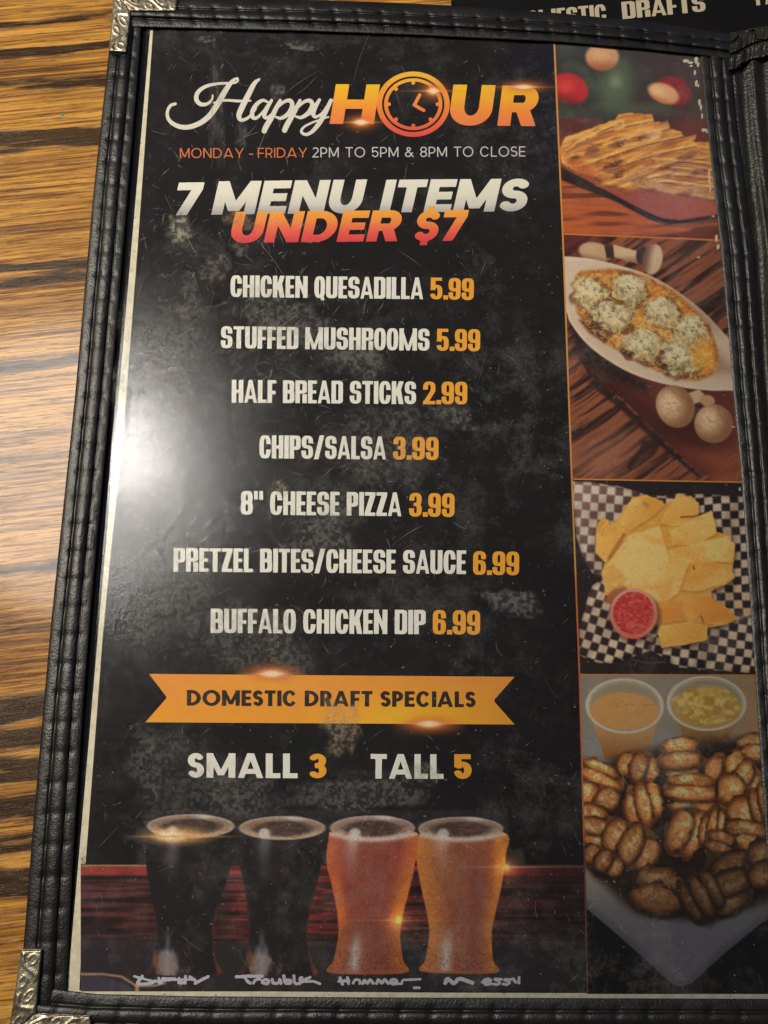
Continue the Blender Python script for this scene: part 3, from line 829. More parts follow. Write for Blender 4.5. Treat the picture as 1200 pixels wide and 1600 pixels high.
# the dark board under the dish
mb, db = p.poly([(905, 560), (960, 572), (1215, 600), (1215, 640), (1160, 690), (1118, 738), (1108, 743), (1096, 741), (1040, 690), (975, 625), (920, 585)], 1.6)
p.over(1 - smooth(-12, -1, -np.abs(db + 4)) * 0 - 1, 0)
p.over(p.poly([(900, 560), (975, 630), (1040, 694), (1096, 744), (1091, 746), (1034, 699), (968, 638), (895, 580)], 3.5)[0] * .9 * smooth(895, 950, x), (44, 25, 23))
p.over(mb, (100, 46, 38)); p.over(mb * smooth(620, 720, y), (148, 74, 56)); p.tint(mb * smooth(1010, 930, x - (y - 600)), (.62, .58, .58))
p.over(p.poly([(880, 480), (905, 560), (960, 592), (1010, 612), (1010, 600), (940, 555), (900, 500)], 10)[0] * .9, (34, 22, 24))
# raw mushrooms at the top
m, u, v = p.ell(930, 394, 26, 15, 12, 2); p.over(m, (200, 164, 128)); p.tint(m * smooth(.1, 1, v), (.72, .68, .64)); p.over(p.ell(924, 388, 12, 6, 0, 5)[0] * .5, (214, 178, 140))
p.over(p.poly([(944, 384), (958, 382), (962, 402), (948, 404)], 1.5)[0], (62, 42, 36))
m = p.poly([(958, 382), (995, 392), (1001, 400), (996, 412), (960, 402)], 1.6)[0]; p.over(m, (214, 184, 146)); p.tint(m * smooth(396, 412, y), (.7, .62, .56))
p.over(p.ell(1003, 398, 9, 14, 10, 2)[0], (58, 38, 34)); m, u, v = p.ell(1020, 405, 15, 24, 12, 1.6); p.over(m, (212, 180, 150)); p.tint(m * smooth(.3, -1, u), (.5, .42, .4)); p.over(p.ell(1024, 400, 6, 12, 10, 4)[0] * .5, (222, 194, 162))
# dish
D0 = [(862, 400), (884, 401), (925, 405), (975, 417), (1020, 433), (1062, 458), (1100, 488), (1132, 522), (1160, 552), (1215, 600), (1215, 625), (1150, 611), (1110, 610), (1060, 604), (1010, 592), (965, 572), (920, 540), (892, 505), (884, 485), (862, 470)]
md, dd = p.poly(D0, 1.6, True)
p.over(md, (216, 192, 168)); p.tint(md * smooth(1030, 1120, x) * smooth(12, 40, dd) * .9, (.78, .68, .64)); p.over(md * smooth(930, 880, x) * .5, (214, 196, 176))
p.over(md * (1 - smooth(1.5, 7, dd)) * .8, (228, 206, 182))
p.tint(md * smooth(30, 10, dd) * smooth(980, 1090, x) * smooth(540, 500, y), (.86, .78, .75))
D1 = [(897, 440), (908, 425), (945, 421), (990, 426), (1036, 446), (1075, 475), (1102, 505), (1119, 540), (1121, 568), (1108, 588), (1075, 594), (1030, 580), (980, 556), (940, 532), (912, 505), (898, 470)]
mi, di = p.poly(D1, 4, True, wob=2)
nz = fbm(x / 6, y / 6, 41, 4); n2 = fbm(x / 3, y / 3, 42, 3)
p.over(mi, (214, 142, 56)); p.over(mi * smooth(.45, .7, nz) * .6, (178, 108, 58)); p.over(mi * smooth(.5, .3, nz) * .5, (240, 196, 104))
p.tint(mi * smooth(10, 0, di), (.78, .66, .6))
p.over(p.poly([(905, 500), (925, 505), (952, 530), (945, 536), (920, 520)], 4)[0] * .8, (92, 46, 40))
for (cx_, cy_, rx_, ry_, an) in [(924, 458, 30, 22, 15), (984, 452, 27, 25, 30), (957, 496, 34, 24, 20), (1035, 487, 27, 22, 20), (1080, 520, 25, 24, 20), (1005, 540, 31, 25, 20), (1061, 561, 32, 24, 25)]:
    m, u, v = p.ell(cx_, cy_ + 3, rx_ + 3, ry_ + 2, an, 3, .5, int(cx_)); p.over(m * .8, (110, 70, 44))
    m, u, v = p.ell(cx_, cy_, rx_, ry_, an, 2.2, .55, int(cx_)); p.over(m, (226, 210, 174)); p.tint(m * smooth(.3, 1.1, np.hypot(u + .2, v + .3)), (.80, .72, .58))
    n3 = fbm(x / 5.5, y / 5.5, 46, 3); p.over(m * smooth(.5, .30, n3) * .7, (228, 220, 176)); p.over(m * smooth(.56, .72, n3) * .6, (160, 144, 112)); p.over(m * smooth(.66, .74, n2) * smooth(.5, .6, n3) * .8, (72, 66, 54)); p.over(m * smooth(.6, .7, nz) * .5, (92, 82, 62))
    if cx_ in (957, 1005, 1061): p.over(p.ell(cx_ - 24, cy_ + 12, 9, 6, 30, 3, .5)[0] * .8, (60, 38, 34))
p.over(p.ell(1098, 555, 18, 26, -20, 6, .4)[0] * .75, (232, 162, 54))
ch = np.abs(vnoise(x / 9 + y / 14, y / 6 - x / 16, 47) - .5) * 2; p.over(mi * smooth(.16, .04, ch) * .5, (240, 218, 150)); ch = np.abs(vnoise(x / 7 - y / 12, y / 9 + x / 20, 48) - .5) * 2; p.over(mi * smooth(.14, .03, ch) * .45, (244, 226, 164))
# raw mushrooms at the bottom
p.over(p.ell(1080, 672, 66, 26, 15, 14)[0] * .8, (62, 28, 26))
m = p.poly([(1070, 617), (1092, 608), (1100, 616), (1094, 628), (1082, 632)], 1.5)[0]; p.over(m, (206, 172, 136))
m = p.ell(1105, 626, 12, 9, 10, 1.5)[0]; p.over(m, (196, 150, 112)); p.over(p.ell(1092, 634, 6, 4, 0, 2)[0], (60, 40, 34))
for (cx_, cy_, rx_, ry_, an) in [(1055, 635, 29, 34, -28), (1115, 662, 30, 30, 0)]:
    m, u, v = p.ell(cx_, cy_, rx_, ry_, an, 1.6); p.over(m, (228, 192, 152)); p.tint(m * smooth(.25, 1.15, np.hypot(u + .25, v + .2)), (.66, .54, .46)); p.over(m * smooth(.5, .8, fbm(x / 3, y / 3, 44, 3)) * .35, (150, 104, 74))
    p.over(p.ell(cx_ - 8, cy_ - 10, 11, 11, 0, 9)[0] * .5, (246, 216, 180)); p.over(m * np.exp(-((np.hypot(u - 1.1, v + .9) - .85) / .10) ** 2) * .45, (150, 110, 84)); p.over(m * smooth(.62, .72, fbm(x / 5, y / 3, 49, 3)) * .4, (164, 118, 86))
p.over(p.ell(1106, 668, 3, 3, 0, 1.5)[0] * .7, (232, 196, 158))
p.grain(.05)
p.build('food_picture', .00008, label='picture of stuffed mushrooms in an oval white dish')

# picture 3: tortilla chips and salsa in checkered paper
p = Panel((749, 754), (1053, 1054)); x, y = p.x, p.y
p.c[:] = (40, 31, 31)
C0 = [(862, 752), (900, 752), (925, 754), (958, 758), (990, 766), (1008, 773), (1035, 775), (1060, 771), (1100, 772), (1215, 780), (1215, 1060), (1180, 1052), (1120, 1048), (1058, 1043), (1040, 1030), (1018, 1016),
      (990, 1026), (955, 1037), (925, 1034), (905, 1022), (905, 985), (918, 935), (926, 915), (942, 905), (925, 895), (910, 868), (900, 835), (896, 790), (880, 770)]
mc, dc = p.poly(C0, 1.3, wob=.8)
# rim of the clear basket
p.over(p.line([(985, 1030), (1010, 1036), (1040, 1034)], 1, 1) * .5, (120, 112, 108))
def checker(u, v): return ((np.floor(u) + np.floor(v)) % 2)
def soft_check(u, v, k=.12):
    def sq(a):
        f = a - np.floor(a); s = smooth(0, k, f) * smooth(0, k, 1 - f); return np.where(np.floor(a) % 2 == 0, 1, -1) * s
    return .5 + .5 * sq(u) * sq(v)
wx = x + 5 * (fbm(x / 60, y / 60, 71, 2) - .5); wy = y + 6 * (fbm(x / 55, y / 55, 72, 2) - .5)
def rotc(ang, s, sy=None):
    a = math.radians(ang); return ((wx - 900) * math.cos(a) + (wy - 900) * math.sin(a)) / s, (-(wx - 900) * math.sin(a) + (wy - 900) * math.cos(a)) / (sy or s)
k1 = soft_check(*rotc(4, 13.2, 13)); k2 = soft_check(*rotc(17, 13.4, 12.8)); k3 = soft_check(*rotc(8, 13.8, 12.8)); k4 = soft_check(*rotc(-3, 13.6, 12.6))
wl = smooth(925, 905, y + (x - 900) * .4); k = k1 * wl + k2 * (1 - wl)
wr = smooth(1010, 1030, x + (y - 1000) * .3) * smooth(965, 985, y + (x - 1100) * .2); k = k * (1 - wr) + k3 * wr
wt = smooth(1060, 1085, x) * (1 - smooth(965, 985, y + (x - 1100) * .2)); k = k * (1 - wt) + k4 * wt
faded = smooth(1120, 900, x + (y - 750) * .55)
drk = np.array((40, 30, 32)) * (1 - faded[..., None]) + np.array((146, 108, 98)) * faded[..., None]
lit = np.array((222, 196, 168)) * (1 - faded[..., None]) + np.array((214, 202, 190)) * faded[..., None]
p.over(mc, drk); p.over(mc * k, lit)
fold = fbm(x / 24 + y / 60, y / 40, 75, 3); p.tint(mc * smooth(.45, .75, fold) * .9, (.80, .77, .75)); p.tint(mc * (1 - smooth(0, 7, dc)), (.82, .8, .8))
p.over(mc * wt * smooth(900, 960, y) * .35 * k, (220, 150, 90))
# pile of chips
P1 = [(930, 838), (934, 818), (942, 808), (950, 812), (952, 820), (968, 808), (976, 792), (990, 777), (1010, 774), (1034, 783), (1038, 788), (1052, 782), (1060, 772), (1080, 776), (1092, 786), (1092, 806), (1112, 798), (1118, 820), (1120, 831), (1142, 836),
      (1142, 846), (1149, 850), (1146, 878), (1144, 894), (1148, 902), (1132, 914), (1112, 924), (1112, 936), (1132, 946), (1152, 966), (1134, 976), (1106, 980), (1104, 1000), (1066, 1008), (1034, 1012), (1028, 990), (1030, 975), (1010, 970), (960, 940), (945, 928), (944, 912), (940, 896), (945, 878), (932, 866)]
mp, dp = p.poly(P1, 1.4, wob=1.2)
p.over(p.poly([(xx + 3, yy + 5) for xx, yy in P1], 5)[0] * mc * .55, (46, 30, 26))
p.over(mp, (226, 168, 70))
chips = [([(950, 812), (932, 832), (932, 862), (946, 878), (984, 832), (968, 822)], (236, 176, 74)), ([(968, 820), (985, 780), (1010, 774), (1038, 788), (1020, 806), (985, 828)], (232, 182, 92)),
         ([(1040, 800), (1060, 772), (1092, 786), (1090, 812), (1062, 822), (1030, 818)], (232, 178, 84)), ([(1046, 830), (1112, 798), (1120, 832), (1090, 850), (1050, 852)], (236, 186, 92)),
         ([(1035, 862), (1142, 836), (1148, 850), (1146, 878), (1040, 880)], (240, 192, 98)), ([(946, 886), (984, 836), (1030, 822), (1046, 872), (1040, 930), (1010, 945), (965, 905)], (236, 188, 100)),
         ([(1076, 882), (1090, 876), (1128, 882), (1130, 912), (1090, 924), (1060, 920)], (234, 158, 50)), ([(1052, 870), (1076, 880), (1060, 925), (1030, 950), (1020, 915)], (238, 182, 84)),
         ([(1125, 882), (1144, 882), (1148, 902), (1130, 914)], (240, 192, 104)), ([(940, 892), (956, 880), (972, 896), (974, 906), (950, 926), (944, 918)], (226, 170, 80)),
         ([(1060, 932), (1112, 930), (1152, 966), (1134, 976), (1076, 972)], (236, 174, 74)), ([(1028, 980), (1078, 972), (1106, 978), (1104, 1000), (1066, 1008), (1034, 1012)], (236, 190, 100)),
         ([(1020, 940), (1062, 938), (1070, 968), (1034, 972), (1012, 965)], (230, 156, 66))]
for i, (P, cc) in enumerate(chips):
    ms_ = p.poly([(a_ + 2, b_ + 3) for a_, b_ in P], 4)[0]; p.over(ms_ * mp * .42, (164, 92, 34))
    m, d = p.poly(P, 1.3, wob=1.4, seed=80 + i); m = m * mp; p.over(m, cc)
    a = math.radians(37 * i); gg = ((x - P[0][0]) * math.cos(a) + (y - P[0][1]) * math.sin(a)) / 45; p.tint(m * np.clip(gg * .5 + .3, 0, 1), (.99, .86, .62)); p.over(m * np.clip(.5 - gg * .5, 0, 1) * .45, (252, 220, 148)); p.over(m * (1 - smooth(0, 2.5, d)) * .35, (250, 216, 138))
p.over(mp * smooth(.76, .82, fbm(x / 2.4, y / 2.4, 91, 2)) * .4, (176, 108, 44)); p.over(mp * smooth(.55, .8, fbm(x / 22, y / 16, 92, 3)) * .35, (252, 214, 136)); p.over(mp * smooth(.5, .25, fbm(x / 26, y / 18, 93, 3)) * .35, (226, 142, 44))
p.over(p.line([(1064, 808), (1085, 807), (1100, 802), (1107, 799)], 1.3, 1.2) * .7, (94, 60, 40)); p.over(p.line([(1095, 962), (1099, 972)], 1.2, 1) * .6, (94, 60, 40))
p.over(p.line([(1006, 786), (1012, 790)], 3, 2) * .5, (140, 122, 84)); p.over(p.line([(952, 872), (975, 836)], 2.5, 3) * .8, (158, 84, 30)); p.over(p.line([(1083, 884), (1085, 890)], 1, 1) * .8, (90, 50, 30))
# salsa cup
p.over(p.ell(962, 930, 20, 8, -35, 2)[0], (168, 98, 58))
p.over(p.ell(992, 964, 41, 41, 0, 5)[0] * .5, (52, 30, 28))
m, u, v = p.ell(990, 959, 37, 39, 0, 1.5); p.over(m, (214, 124, 108)); p.over(m * smooth(.4, -.9, v) * .6, (234, 176, 156)); p.over(m * smooth(.5, 1, v) * .6, (220, 92, 78))
m, u, v = p.ell(990, 958, 32, 33.5, 0, 1.5); p.over(m, (198, 66, 62)); ns = fbm(x / 4, y / 2.6, 95, 3); p.over(m * smooth(.55, .7, ns) * .6, (228, 118, 104)); p.over(m * smooth(.46, .32, ns) * .5, (158, 40, 40))
p.c = np.minimum(p.c * (1 + .06 * mc[..., None]), 254); p.over(mp * smooth(.6, 0, np.hypot((x - 990) / 120, (y - 880) / 120)) * .25 * (1 - p.ell(990, 959, 37, 39, 0, 1.5)[0]), (255, 228, 160))
p.grain(.04)
p.build('food_picture', .00008, label='picture of tortilla chips and salsa in checkered paper')

# picture 4: pretzel bites with two dips
p = Panel((1055, 1056), (1553, 1553)); x, y = p.x, p.y
p.c[:] = (150, 140, 124); p.over(smooth(1100, 1190, x), (176, 138, 98)); p.over(smooth(1120, 1180, y) * smooth(1120, 1040, x), (150, 146, 140))
p.over(smooth(930, 890, x) * .5, (116, 116, 116))
P2 = [(905, 1180), (905, 1395), (918, 1420), (960, 1455), (1010, 1500), (1052, 1538), (1066, 1541), (1080, 1536), (1130, 1490), (1185, 1445), (1215, 1425), (1215, 1180)]
p.over(smooth(1340, 1400, y), (12, 11, 18))  # dark ground: shade over the menu's lower right put into the print
mpl, dpl = p.poly(P2, 2.5); p.over(mpl, (166, 156, 144)); p.over(mpl * smooth(1360, 1440, y), (132, 132, 134)); p.tint(mpl * smooth(1440, 1380, y) * smooth(1330, 1360, y) * smooth(950, 1000, x), (.45, .4, .36)); p.tint(mpl * smooth(16, 0, dpl), (.8, .82, .86))
def cup(cx_, cy_, rx_, ry_, yb, sauce, body):
    m, d = p.poly([(cx_ - rx_ + 6, cy_ + 12), (cx_ - rx_ + 24, yb - 20), (cx_ - rx_ + 30, yb), (cx_ + rx_ - 30, yb + 2), (cx_ + rx_ - 22, yb - 20), (cx_ + rx_ - 4, cy_ + 12)], 2)
    p.over(m, body); p.tint(m * smooth(yb - 50, yb, y), (.82, .70, .58))
    m, u, v = p.ell(cx_, cy_, rx_, ry_, 2, 1.5); p.over(m, (186, 176, 154)); p.over(m * smooth(.2, -1, v) * .4, (160, 148, 128))
    mm, u, v = p.ell(cx_, cy_ + 2, rx_ - 7, ry_ - 6, 2, 2); p.tint(mm, (.92, .88, .82))
    rim, u, v = p.ell(cx_, cy_, rx_, ry_, 2, 1.3); r = np.hypot(u, v); p.over(rim * smooth(.90, .95, r) * .8, (222, 210, 184))
    mm, u, v = p.ell(cx_, cy_ + 8, rx_ - 8, ry_ - 14, 2, 2); p.over(mm, sauce); return mm, u, v
m, u, v = cup(976, 1103, 61, 43, 1186, (214, 158, 92), (196, 148, 96)); p.over(m * smooth(.62, .74, fbm(x / 9, y / 3, 97, 3)) * p.ell(990, 1104, 30, 9, 0, 6)[0], (172, 140, 92))
m, u, v = cup(1104, 1099, 62, 43, 1164, (196, 150, 60), (176, 140, 74)); nn_ = fbm(x / 8, y / 7, 98, 3)
m = p.ell(1104, 1102, 50, 27, 2, 2, .3)[0]; p.over(m, (206, 166, 78)); p.over(m * smooth(.5, .66, nn_) * .55, (172, 130, 52)); p.over(m * smooth(.46, .34, nn_) * .8, (236, 208, 124)); p.over(p.ell(1112, 1080, 22, 9, 5, 4, .4)[0] * .6, (226, 190, 96))
p.over(p.poly([(905, 1215), (960, 1185), (1060, 1160), (1215, 1150), (1215, 1400), (1180, 1410), (1100, 1440), (1000, 1430), (930, 1370), (905, 1330)], 12)[0] * .9, (44, 26, 20))
bites = [(1178, 1168, 30, 22, 10, 1.0), (998, 1198, 34, 24, 12, 1.0), (1065, 1188, 36, 30, 8, 1.3), (1122, 1202, 22, 24, 20, 1.15), (1162, 1210, 38, 24, 50, 1.25), (938, 1218, 38, 22, 25, 1.15), (932, 1244, 34, 20, 15, 1.05),
         (1005, 1258, 26, 36, -12, 1.1), (1082, 1240, 46, 26, 15, 1.25), (1150, 1250, 26, 40, -25, 1.15), (1195, 1255, 20, 36, 0, .9), (928, 1290, 30, 34, -10, .95), (1072, 1300, 30, 42, 35, 1.05), (1112, 1292, 16, 30, 10, .95),
         (985, 1320, 46, 34, 30, .9), (1170, 1310, 40, 28, 10, .9), (942, 1345, 34, 20, 30, .75), (1128, 1328, 28, 24, 20, .75), (1030, 1392, 48, 38, 25, .66), (1138, 1380, 44, 48, 10, .56), (1095, 1400, 26, 42, -15, .5), (1190, 1350, 26, 34, 0, .62)]
for i, (cx_, cy_, rx_, ry_, an, br) in enumerate(bites):
    p.over(p.ell(cx_ + 2, cy_ + 5, rx_ + 3, ry_ + 3, an, 6, .3, i)[0] * .75, (30, 17, 13))
    base = np.array((212, 142, 80)) * min(br + .06, 1.14); lng = rx_ >= ry_; R_ = max(rx_, ry_); r_ = min(rx_, ry_)
    aa = math.radians(an if lng else an + 90); ca, sa = math.cos(aa), math.sin(aa); nl = 2 + (i % 3 > 0)
    nb = fbm(x / 8, y / 8, 101 + i, 3); fi = fbm(x / 2.6, y / 2.6, 171 + i, 2)
    m, u, v = p.ell(cx_, cy_, rx_, ry_, an, 1.8, .35, i + 7); p.over(m, base * .62)
    lw = i % 5 in (0, 2, 3)
    for j in ([0, 1] if nl == 2 else [0, 2, 1]):
        q_ = j - (nl - 1) / 2; k_ = 1 - .16 * abs(q_)
        if lw: ex, ey, la, lb, tl = cx_ - sa * q_ * r_ * .72 + ca * q_ * 6, cy_ + ca * q_ * r_ * .72 + sa * q_ * 6, R_ * .98 * k_, r_ * (.66 if nl == 2 else .50), math.degrees(aa) + (i * 13) % 26 - 13
        else: ex, ey, la, lb, tl = cx_ + ca * q_ * R_ * (1.0 if nl == 2 else .62), cy_ + sa * q_ * R_ * (1.0 if nl == 2 else .62), r_ * k_, R_ * (.62 if nl == 2 else .42), math.degrees(aa) + 90 + (i * 37) % 70 - 35
        p.over(p.ell(ex + .5, ey + 2.2, la * 1.04, lb * 1.10, tl, 3)[0] * .75, base * .22)
        m, u, v = p.ell(ex, ey, la, lb, tl, 1.4, .52, i * 5 + j); fl9 = np.abs(vnoise((x * ca + y * sa) / 16, (-x * sa + y * ca) / 4.5, 260 + i) - .5) * 2
        p.over(m, base * (.9 + .2 * ((i * 7 + j * 3) % 5) / 5)); rr_ = np.hypot(u * .8 + .1, v + .25 * (1 if lw else .4)) * .9
        p.tint(m * smooth(.55, 1.15, np.hypot(u, v)), (.55, .44, .38)); p.tint(m * smooth(.45, 1.1, rr_) * .8, (.68, .58, .52))
        p.over(m * smooth(.8, .1, rr_) * smooth(.38, .6, nb) * .9, np.minimum(base * np.array((1.22, 1.34, 1.5)) + 22, 246))
        p.over(m * np.exp(-(rr_ / .22) ** 2) * smooth(.4, .6, fi) * .7 * min(br, 1), (250, 222, 186))
        p.tint(m * smooth(.52, .7, fi) * .6, (.8, .74, .7)); p.tint(m * smooth(.16, .03, fl9) * .35, (.62, .52, .46))
p.tint(smooth(1330, 1520, y) * .5, (.7, .7, .8)); p.tint(smooth(1240, 1420, y) * .25, (.72, .66, .66))  # downward dimming: part of the light's fall-off painted into the picture
p.grain(.05)
p.build('food_picture', .00008, label='picture of pretzel bites with two dip cups')


def strip(name, pts, w, colour, z=.00010, label=None):
    """A printed rule along pts (photo px), w px wide."""
    P = np.array(pts, float); T = np.gradient(P, axis=0); T /= np.hypot(T[:, 0], T[:, 1])[:, None]; N = np.stack([T[:, 1], -T[:, 0]], 1)
    A = P + N * w / 2; B = P - N * w / 2; n = len(P)
    V = np.vstack([unproj(A[:, 0], A[:, 1], z), unproj(B[:, 0], B[:, 1], z)])
    C = np.ones((2 * n, 4)); C[:, :3] = lin(colour)
    return link(name, mesh_of(name, V, [[i, i + n, i + n + 1, i + 1] for i in range(n - 1)], C), INK, sheet)


ys = np.linspace(52, 1553, 60)
gold = np.array([(214, 146, 66) if q < 900 else (196, 104, 56) if q < 1300 else (110, 62, 44) for q in np.concatenate([ys, ys])])
strip('column_rule', np.stack([x_div(ys), ys], 1), 2.6, gold)
strip('picture_rule', [(880, 365.5), (1127, 375.5)], 2.2, (206, 124, 56))
strip('picture_rule', [(894, 748.5), (1162, 753.5)], 2.2, (214, 138, 60))
strip('picture_rule', [(906, 1054), (1182, 1055)], 2.2, (206, 126, 66))

# ---- the beer picture along the bottom
p = Canvas(126, 1262, 914, 1549, 1.2); x, y = p.x, p.y
p.c[:] = (38, 35, 38)
wy_ = smooth(1352, 1355, y)
f1 = vnoise(x / 60, y / 3.2, 201); f2 = vnoise(x / 140, y / 7, 202); fl_ = fbm(x / 50, y / 30, 203, 3)
wc = np.array((84, 44, 44)) * (1 - smooth(.4, .7, f1)[..., None] * .35); p.over(wy_, wc)
red = smooth(340, 400, x) * smooth(560, 480, x); p.over(wy_ * red * .9, np.array((150, 54, 48)) * (1 - smooth(.42, .62, f1)[..., None] * .5))
p.over(wy_ * smooth(780, 700, x) * smooth(480, 560, x) * .5, np.array((118, 48, 46)) * (1 - smooth(.42, .62, f1)[..., None] * .5))
p.over(wy_ * smooth(1369, 1365, y), (152, 58, 54)); p.over(wy_ * smooth(1369, 1365, y) * smooth(780, 860, x) * .6, (84, 40, 42))
p.tint(wy_ * smooth(.55, .75, f2), (.5, .5, .55)); p.tint(wy_ * smooth(.5, .75, fl_) * .5, (.6, .62, .66)); p.tint(smooth(770, 880, x) * wy_, (.62, .56, .6))
p.over(smooth(1464, 1478, y), (40, 37, 41)); p.over(smooth(1440, 1480, y) * smooth(260, 200, x) * .7, (44, 38, 42))
p.over(np.exp(-((y - 1352.5) / 1.3) ** 2) * .8 * smooth(240, 225, x), (200, 160, 100)); p.over(np.exp(-((y - 1353) / 1.1) ** 2) * .4 * smooth(790, 800, x), (130, 104, 88))
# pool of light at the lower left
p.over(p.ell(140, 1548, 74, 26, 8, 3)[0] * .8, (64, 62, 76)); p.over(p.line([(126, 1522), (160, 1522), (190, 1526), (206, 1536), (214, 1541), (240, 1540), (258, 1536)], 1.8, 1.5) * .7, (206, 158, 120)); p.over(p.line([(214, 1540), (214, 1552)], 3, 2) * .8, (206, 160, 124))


def glass(L, R, rim, base, kind):
    P = L + R[::-1]
    m, d = p.poly(spline(np.array(P + [P[0]], float), 5)[:-1], 1.3)
    cx_, cy_, rx_, ry_ = rim
    xs_l = np.interp(y, [q[1] for q in L], [q[0] for q in L]); xs_r = np.interp(y, [q[1] for q in R], [q[0] for q in R])
    s = np.clip((x - xs_l) / (xs_r - xs_l + 1e-6), 0, 1)
    if kind == 'dark':
        p.over(m, (27, 24, 27)); p.over(m * np.exp(-((s - .62) / .2) ** 2) * smooth(.5, .7, fbm(x / 14, y / 20, 205, 3)) * .5, (66, 54, 54)); p.over(m * smooth(.06, .0, s) * .35 * smooth(1400, 1440, y), (150, 60, 50)); p.over(m * smooth(.95, 1, s) * .55 * smooth(1400, 1430, y), (170, 62, 52))
        gl_ = np.exp(-((s - .30) / .09) ** 2)
        p.over(m * gl_ * smooth(1400, 1300, y) * .55, (140, 136, 150))
        p.over(m * np.exp(-((x - base[0]) / 4.5) ** 2) * smooth(1440, 1475, y) * .5, (140, 136, 156))
        p.over(m * p.ell(base[0], base[1], 14, 24, 0, 6, .6, 5)[0] * .75, (158, 146, 148)); p.over(m * p.ell(base[0] - 16, base[1] - 4, 7, 18, -8, 5, .6, 6)[0] * .6, (150, 108, 84)); p.over(m * p.ell(base[0] + 24, base[1] + 6, 18, 10, 0, 7, .8, 8)[0] * .35 * smooth(.45, .7, fbm(x / 4, y / 4, 9, 2)), (180, 120, 84))
    else:
        c0, c1 = ((160, 74, 56), (226, 110, 50)) if kind == 'red' else ((168, 92, 52), (228, 138, 52))
        p.over(m, c0); e = np.abs(s - .5) * 2
        p.over(m * smooth(.55, 1, e) * .8, c1)
        if kind == 'gold':
            p.over(m * smooth(.42, .05, s) * .75, (214, 136, 62)); p.over(m * np.exp(-((s - .68) / .13) ** 2) * .7 * smooth(1300, 1360, y), (136, 62, 50)); p.over(m * smooth(.8, 1, s) * smooth(1470, 1330, y) * .7, (240, 150, 46))
        else:
            p.over(m * smooth(.70, 1, s) * smooth(1320, 1400, y) * .8, (244, 146, 50)); p.over(m * smooth(.22, .02, s) * smooth(1340, 1420, y) * .6, (238, 132, 60)); p.over(m * smooth(1430, 1460, y) * .4, (128, 74, 50))
        p.tint(m * smooth(.45, .7, fbm(x / 12, y / 14, 211, 3)) * .6, (.86, .82, .82)); p.over(m * (.34 - .2 * e), (128, 84, 84))
        gl_ = np.exp(-((s - .28) / .08) ** 2); p.over(m * gl_ * smooth(1345, 1302, y) * .75, (206, 184, 182)); p.over(m * gl_ * smooth(1385, 1330, y) * .3, (206, 184, 182))
        p.over(m * np.exp(-((s - .30) / .07) ** 2) * smooth(1450, 1490, y) * smooth(1524, 1515, y) * .8, (206, 200, 206)); p.over(m * np.exp(-((s - .30) / .13) ** 2) * smooth(1440, 1480, y) * .35, (190, 170, 160))
        bub = fbm(x / 3.2, y / 3.2, 215, 2); zone = m * smooth(1475, 1495, y); p.tint(zone * smooth(.5, .7, bub) * .6, (.6, .5, .45)); p.over(zone * smooth(.66, .78, bub) * .5, (232, 160, 110))
        p.over(m * smooth(1512, 1522, y) * .5, (176, 92, 52))
    # rim
    mr_, u, v = p.ell(cx_, cy_, rx_, ry_, 0, 1.0); r = np.hypot(u, v)
    inner = (72, 58, 52) if kind != 'dark' else (64, 54, 50)
    p.over(mr_, inner); foam = {'dark': (200, 176, 148), 'red': (206, 180, 166), 'gold': (200, 170, 148)}[kind]
    p.over(mr_ * smooth(.55, .9, r + .12 * (vnoise(x / 3, y / 2, 4) - .5)) * .9 * (.45 + .55 * smooth(-.6, .6, v)), foam)
    p.over(mr_ * smooth(0.1, -.8, v) * smooth(.5, .75, r) * .5, foam); p.over(mr_ * smooth(.5, .7, fbm(x / 9, y / 3, 219, 2)) * .35, (150, 92, 78))
    p.over(np.exp(-((r - .99) / .045) ** 2) * .9 * (.55 + .45 * smooth(.4, -.9, v)), (190, 170, 164)); p.over(p.ell(cx_ + 20, cy_ - ry_ + 2.5, 14, 3, 4, 2)[0] * .7, (214, 206, 210))
    if kind in ('red', 'gold'):
        band = m * np.exp(-((y - (cy_ + ry_ * .75 + 4 - ((x - cx_) / rx_) ** 2 * 9)) / 4.0) ** 2); p.over(band * .85, (216, 196, 184))
    p.over(p.ell(cx_ - rx_ * .42, cy_ + 8, 9, 8, 0, 3)[0] * .8, (226, 214, 214))


glass([(232, 1290), (228, 1345), (236, 1400), (243, 1450), (238, 1500), (236, 1522)], [(366, 1290), (360, 1355), (346, 1400), (334, 1450), (337, 1500), (342, 1522)], (298, 1291, 67, 18), (262, 1508), 'dark')
glass([(375, 1290), (373, 1340), (384, 1400), (388, 1450), (384, 1500), (380, 1524)], [(508, 1290), (502, 1350), (488, 1410), (481, 1455), (486, 1500), (492, 1524)], (441, 1294, 66, 18), (409, 1508), 'dark')
glass([(515, 1300), (510, 1345), (518, 1380), (527, 1425), (529, 1462), (522, 1500), (518, 1520)], [(649, 1300), (648, 1350), (638, 1395), (628, 1435), (625, 1465), (629, 1500), (631, 1520)], (582, 1294, 65, 19), (0, 0), 'red')
glass([(657, 1300), (651, 1335), (656, 1375), (668, 1430), (671, 1460), (665, 1500), (662, 1518)], [(784, 1300), (790, 1335), (783, 1385), (773, 1430), (768, 1460), (770, 1500), (773, 1520)], (720, 1295, 65, 18), (0, 0), 'gold')
p.over(p.ell(278, 1306, 44, 12, 0, 9)[0] * .8, (236, 180, 112)); p.over(p.ell(266, 1306, 20, 7, 0, 6)[0], (255, 236, 196))
p.over(np.exp(-((y - 1307) / 1.6) ** 2) * smooth(190, 250, x) * smooth(400, 300, x) * .8, (220, 164, 96))
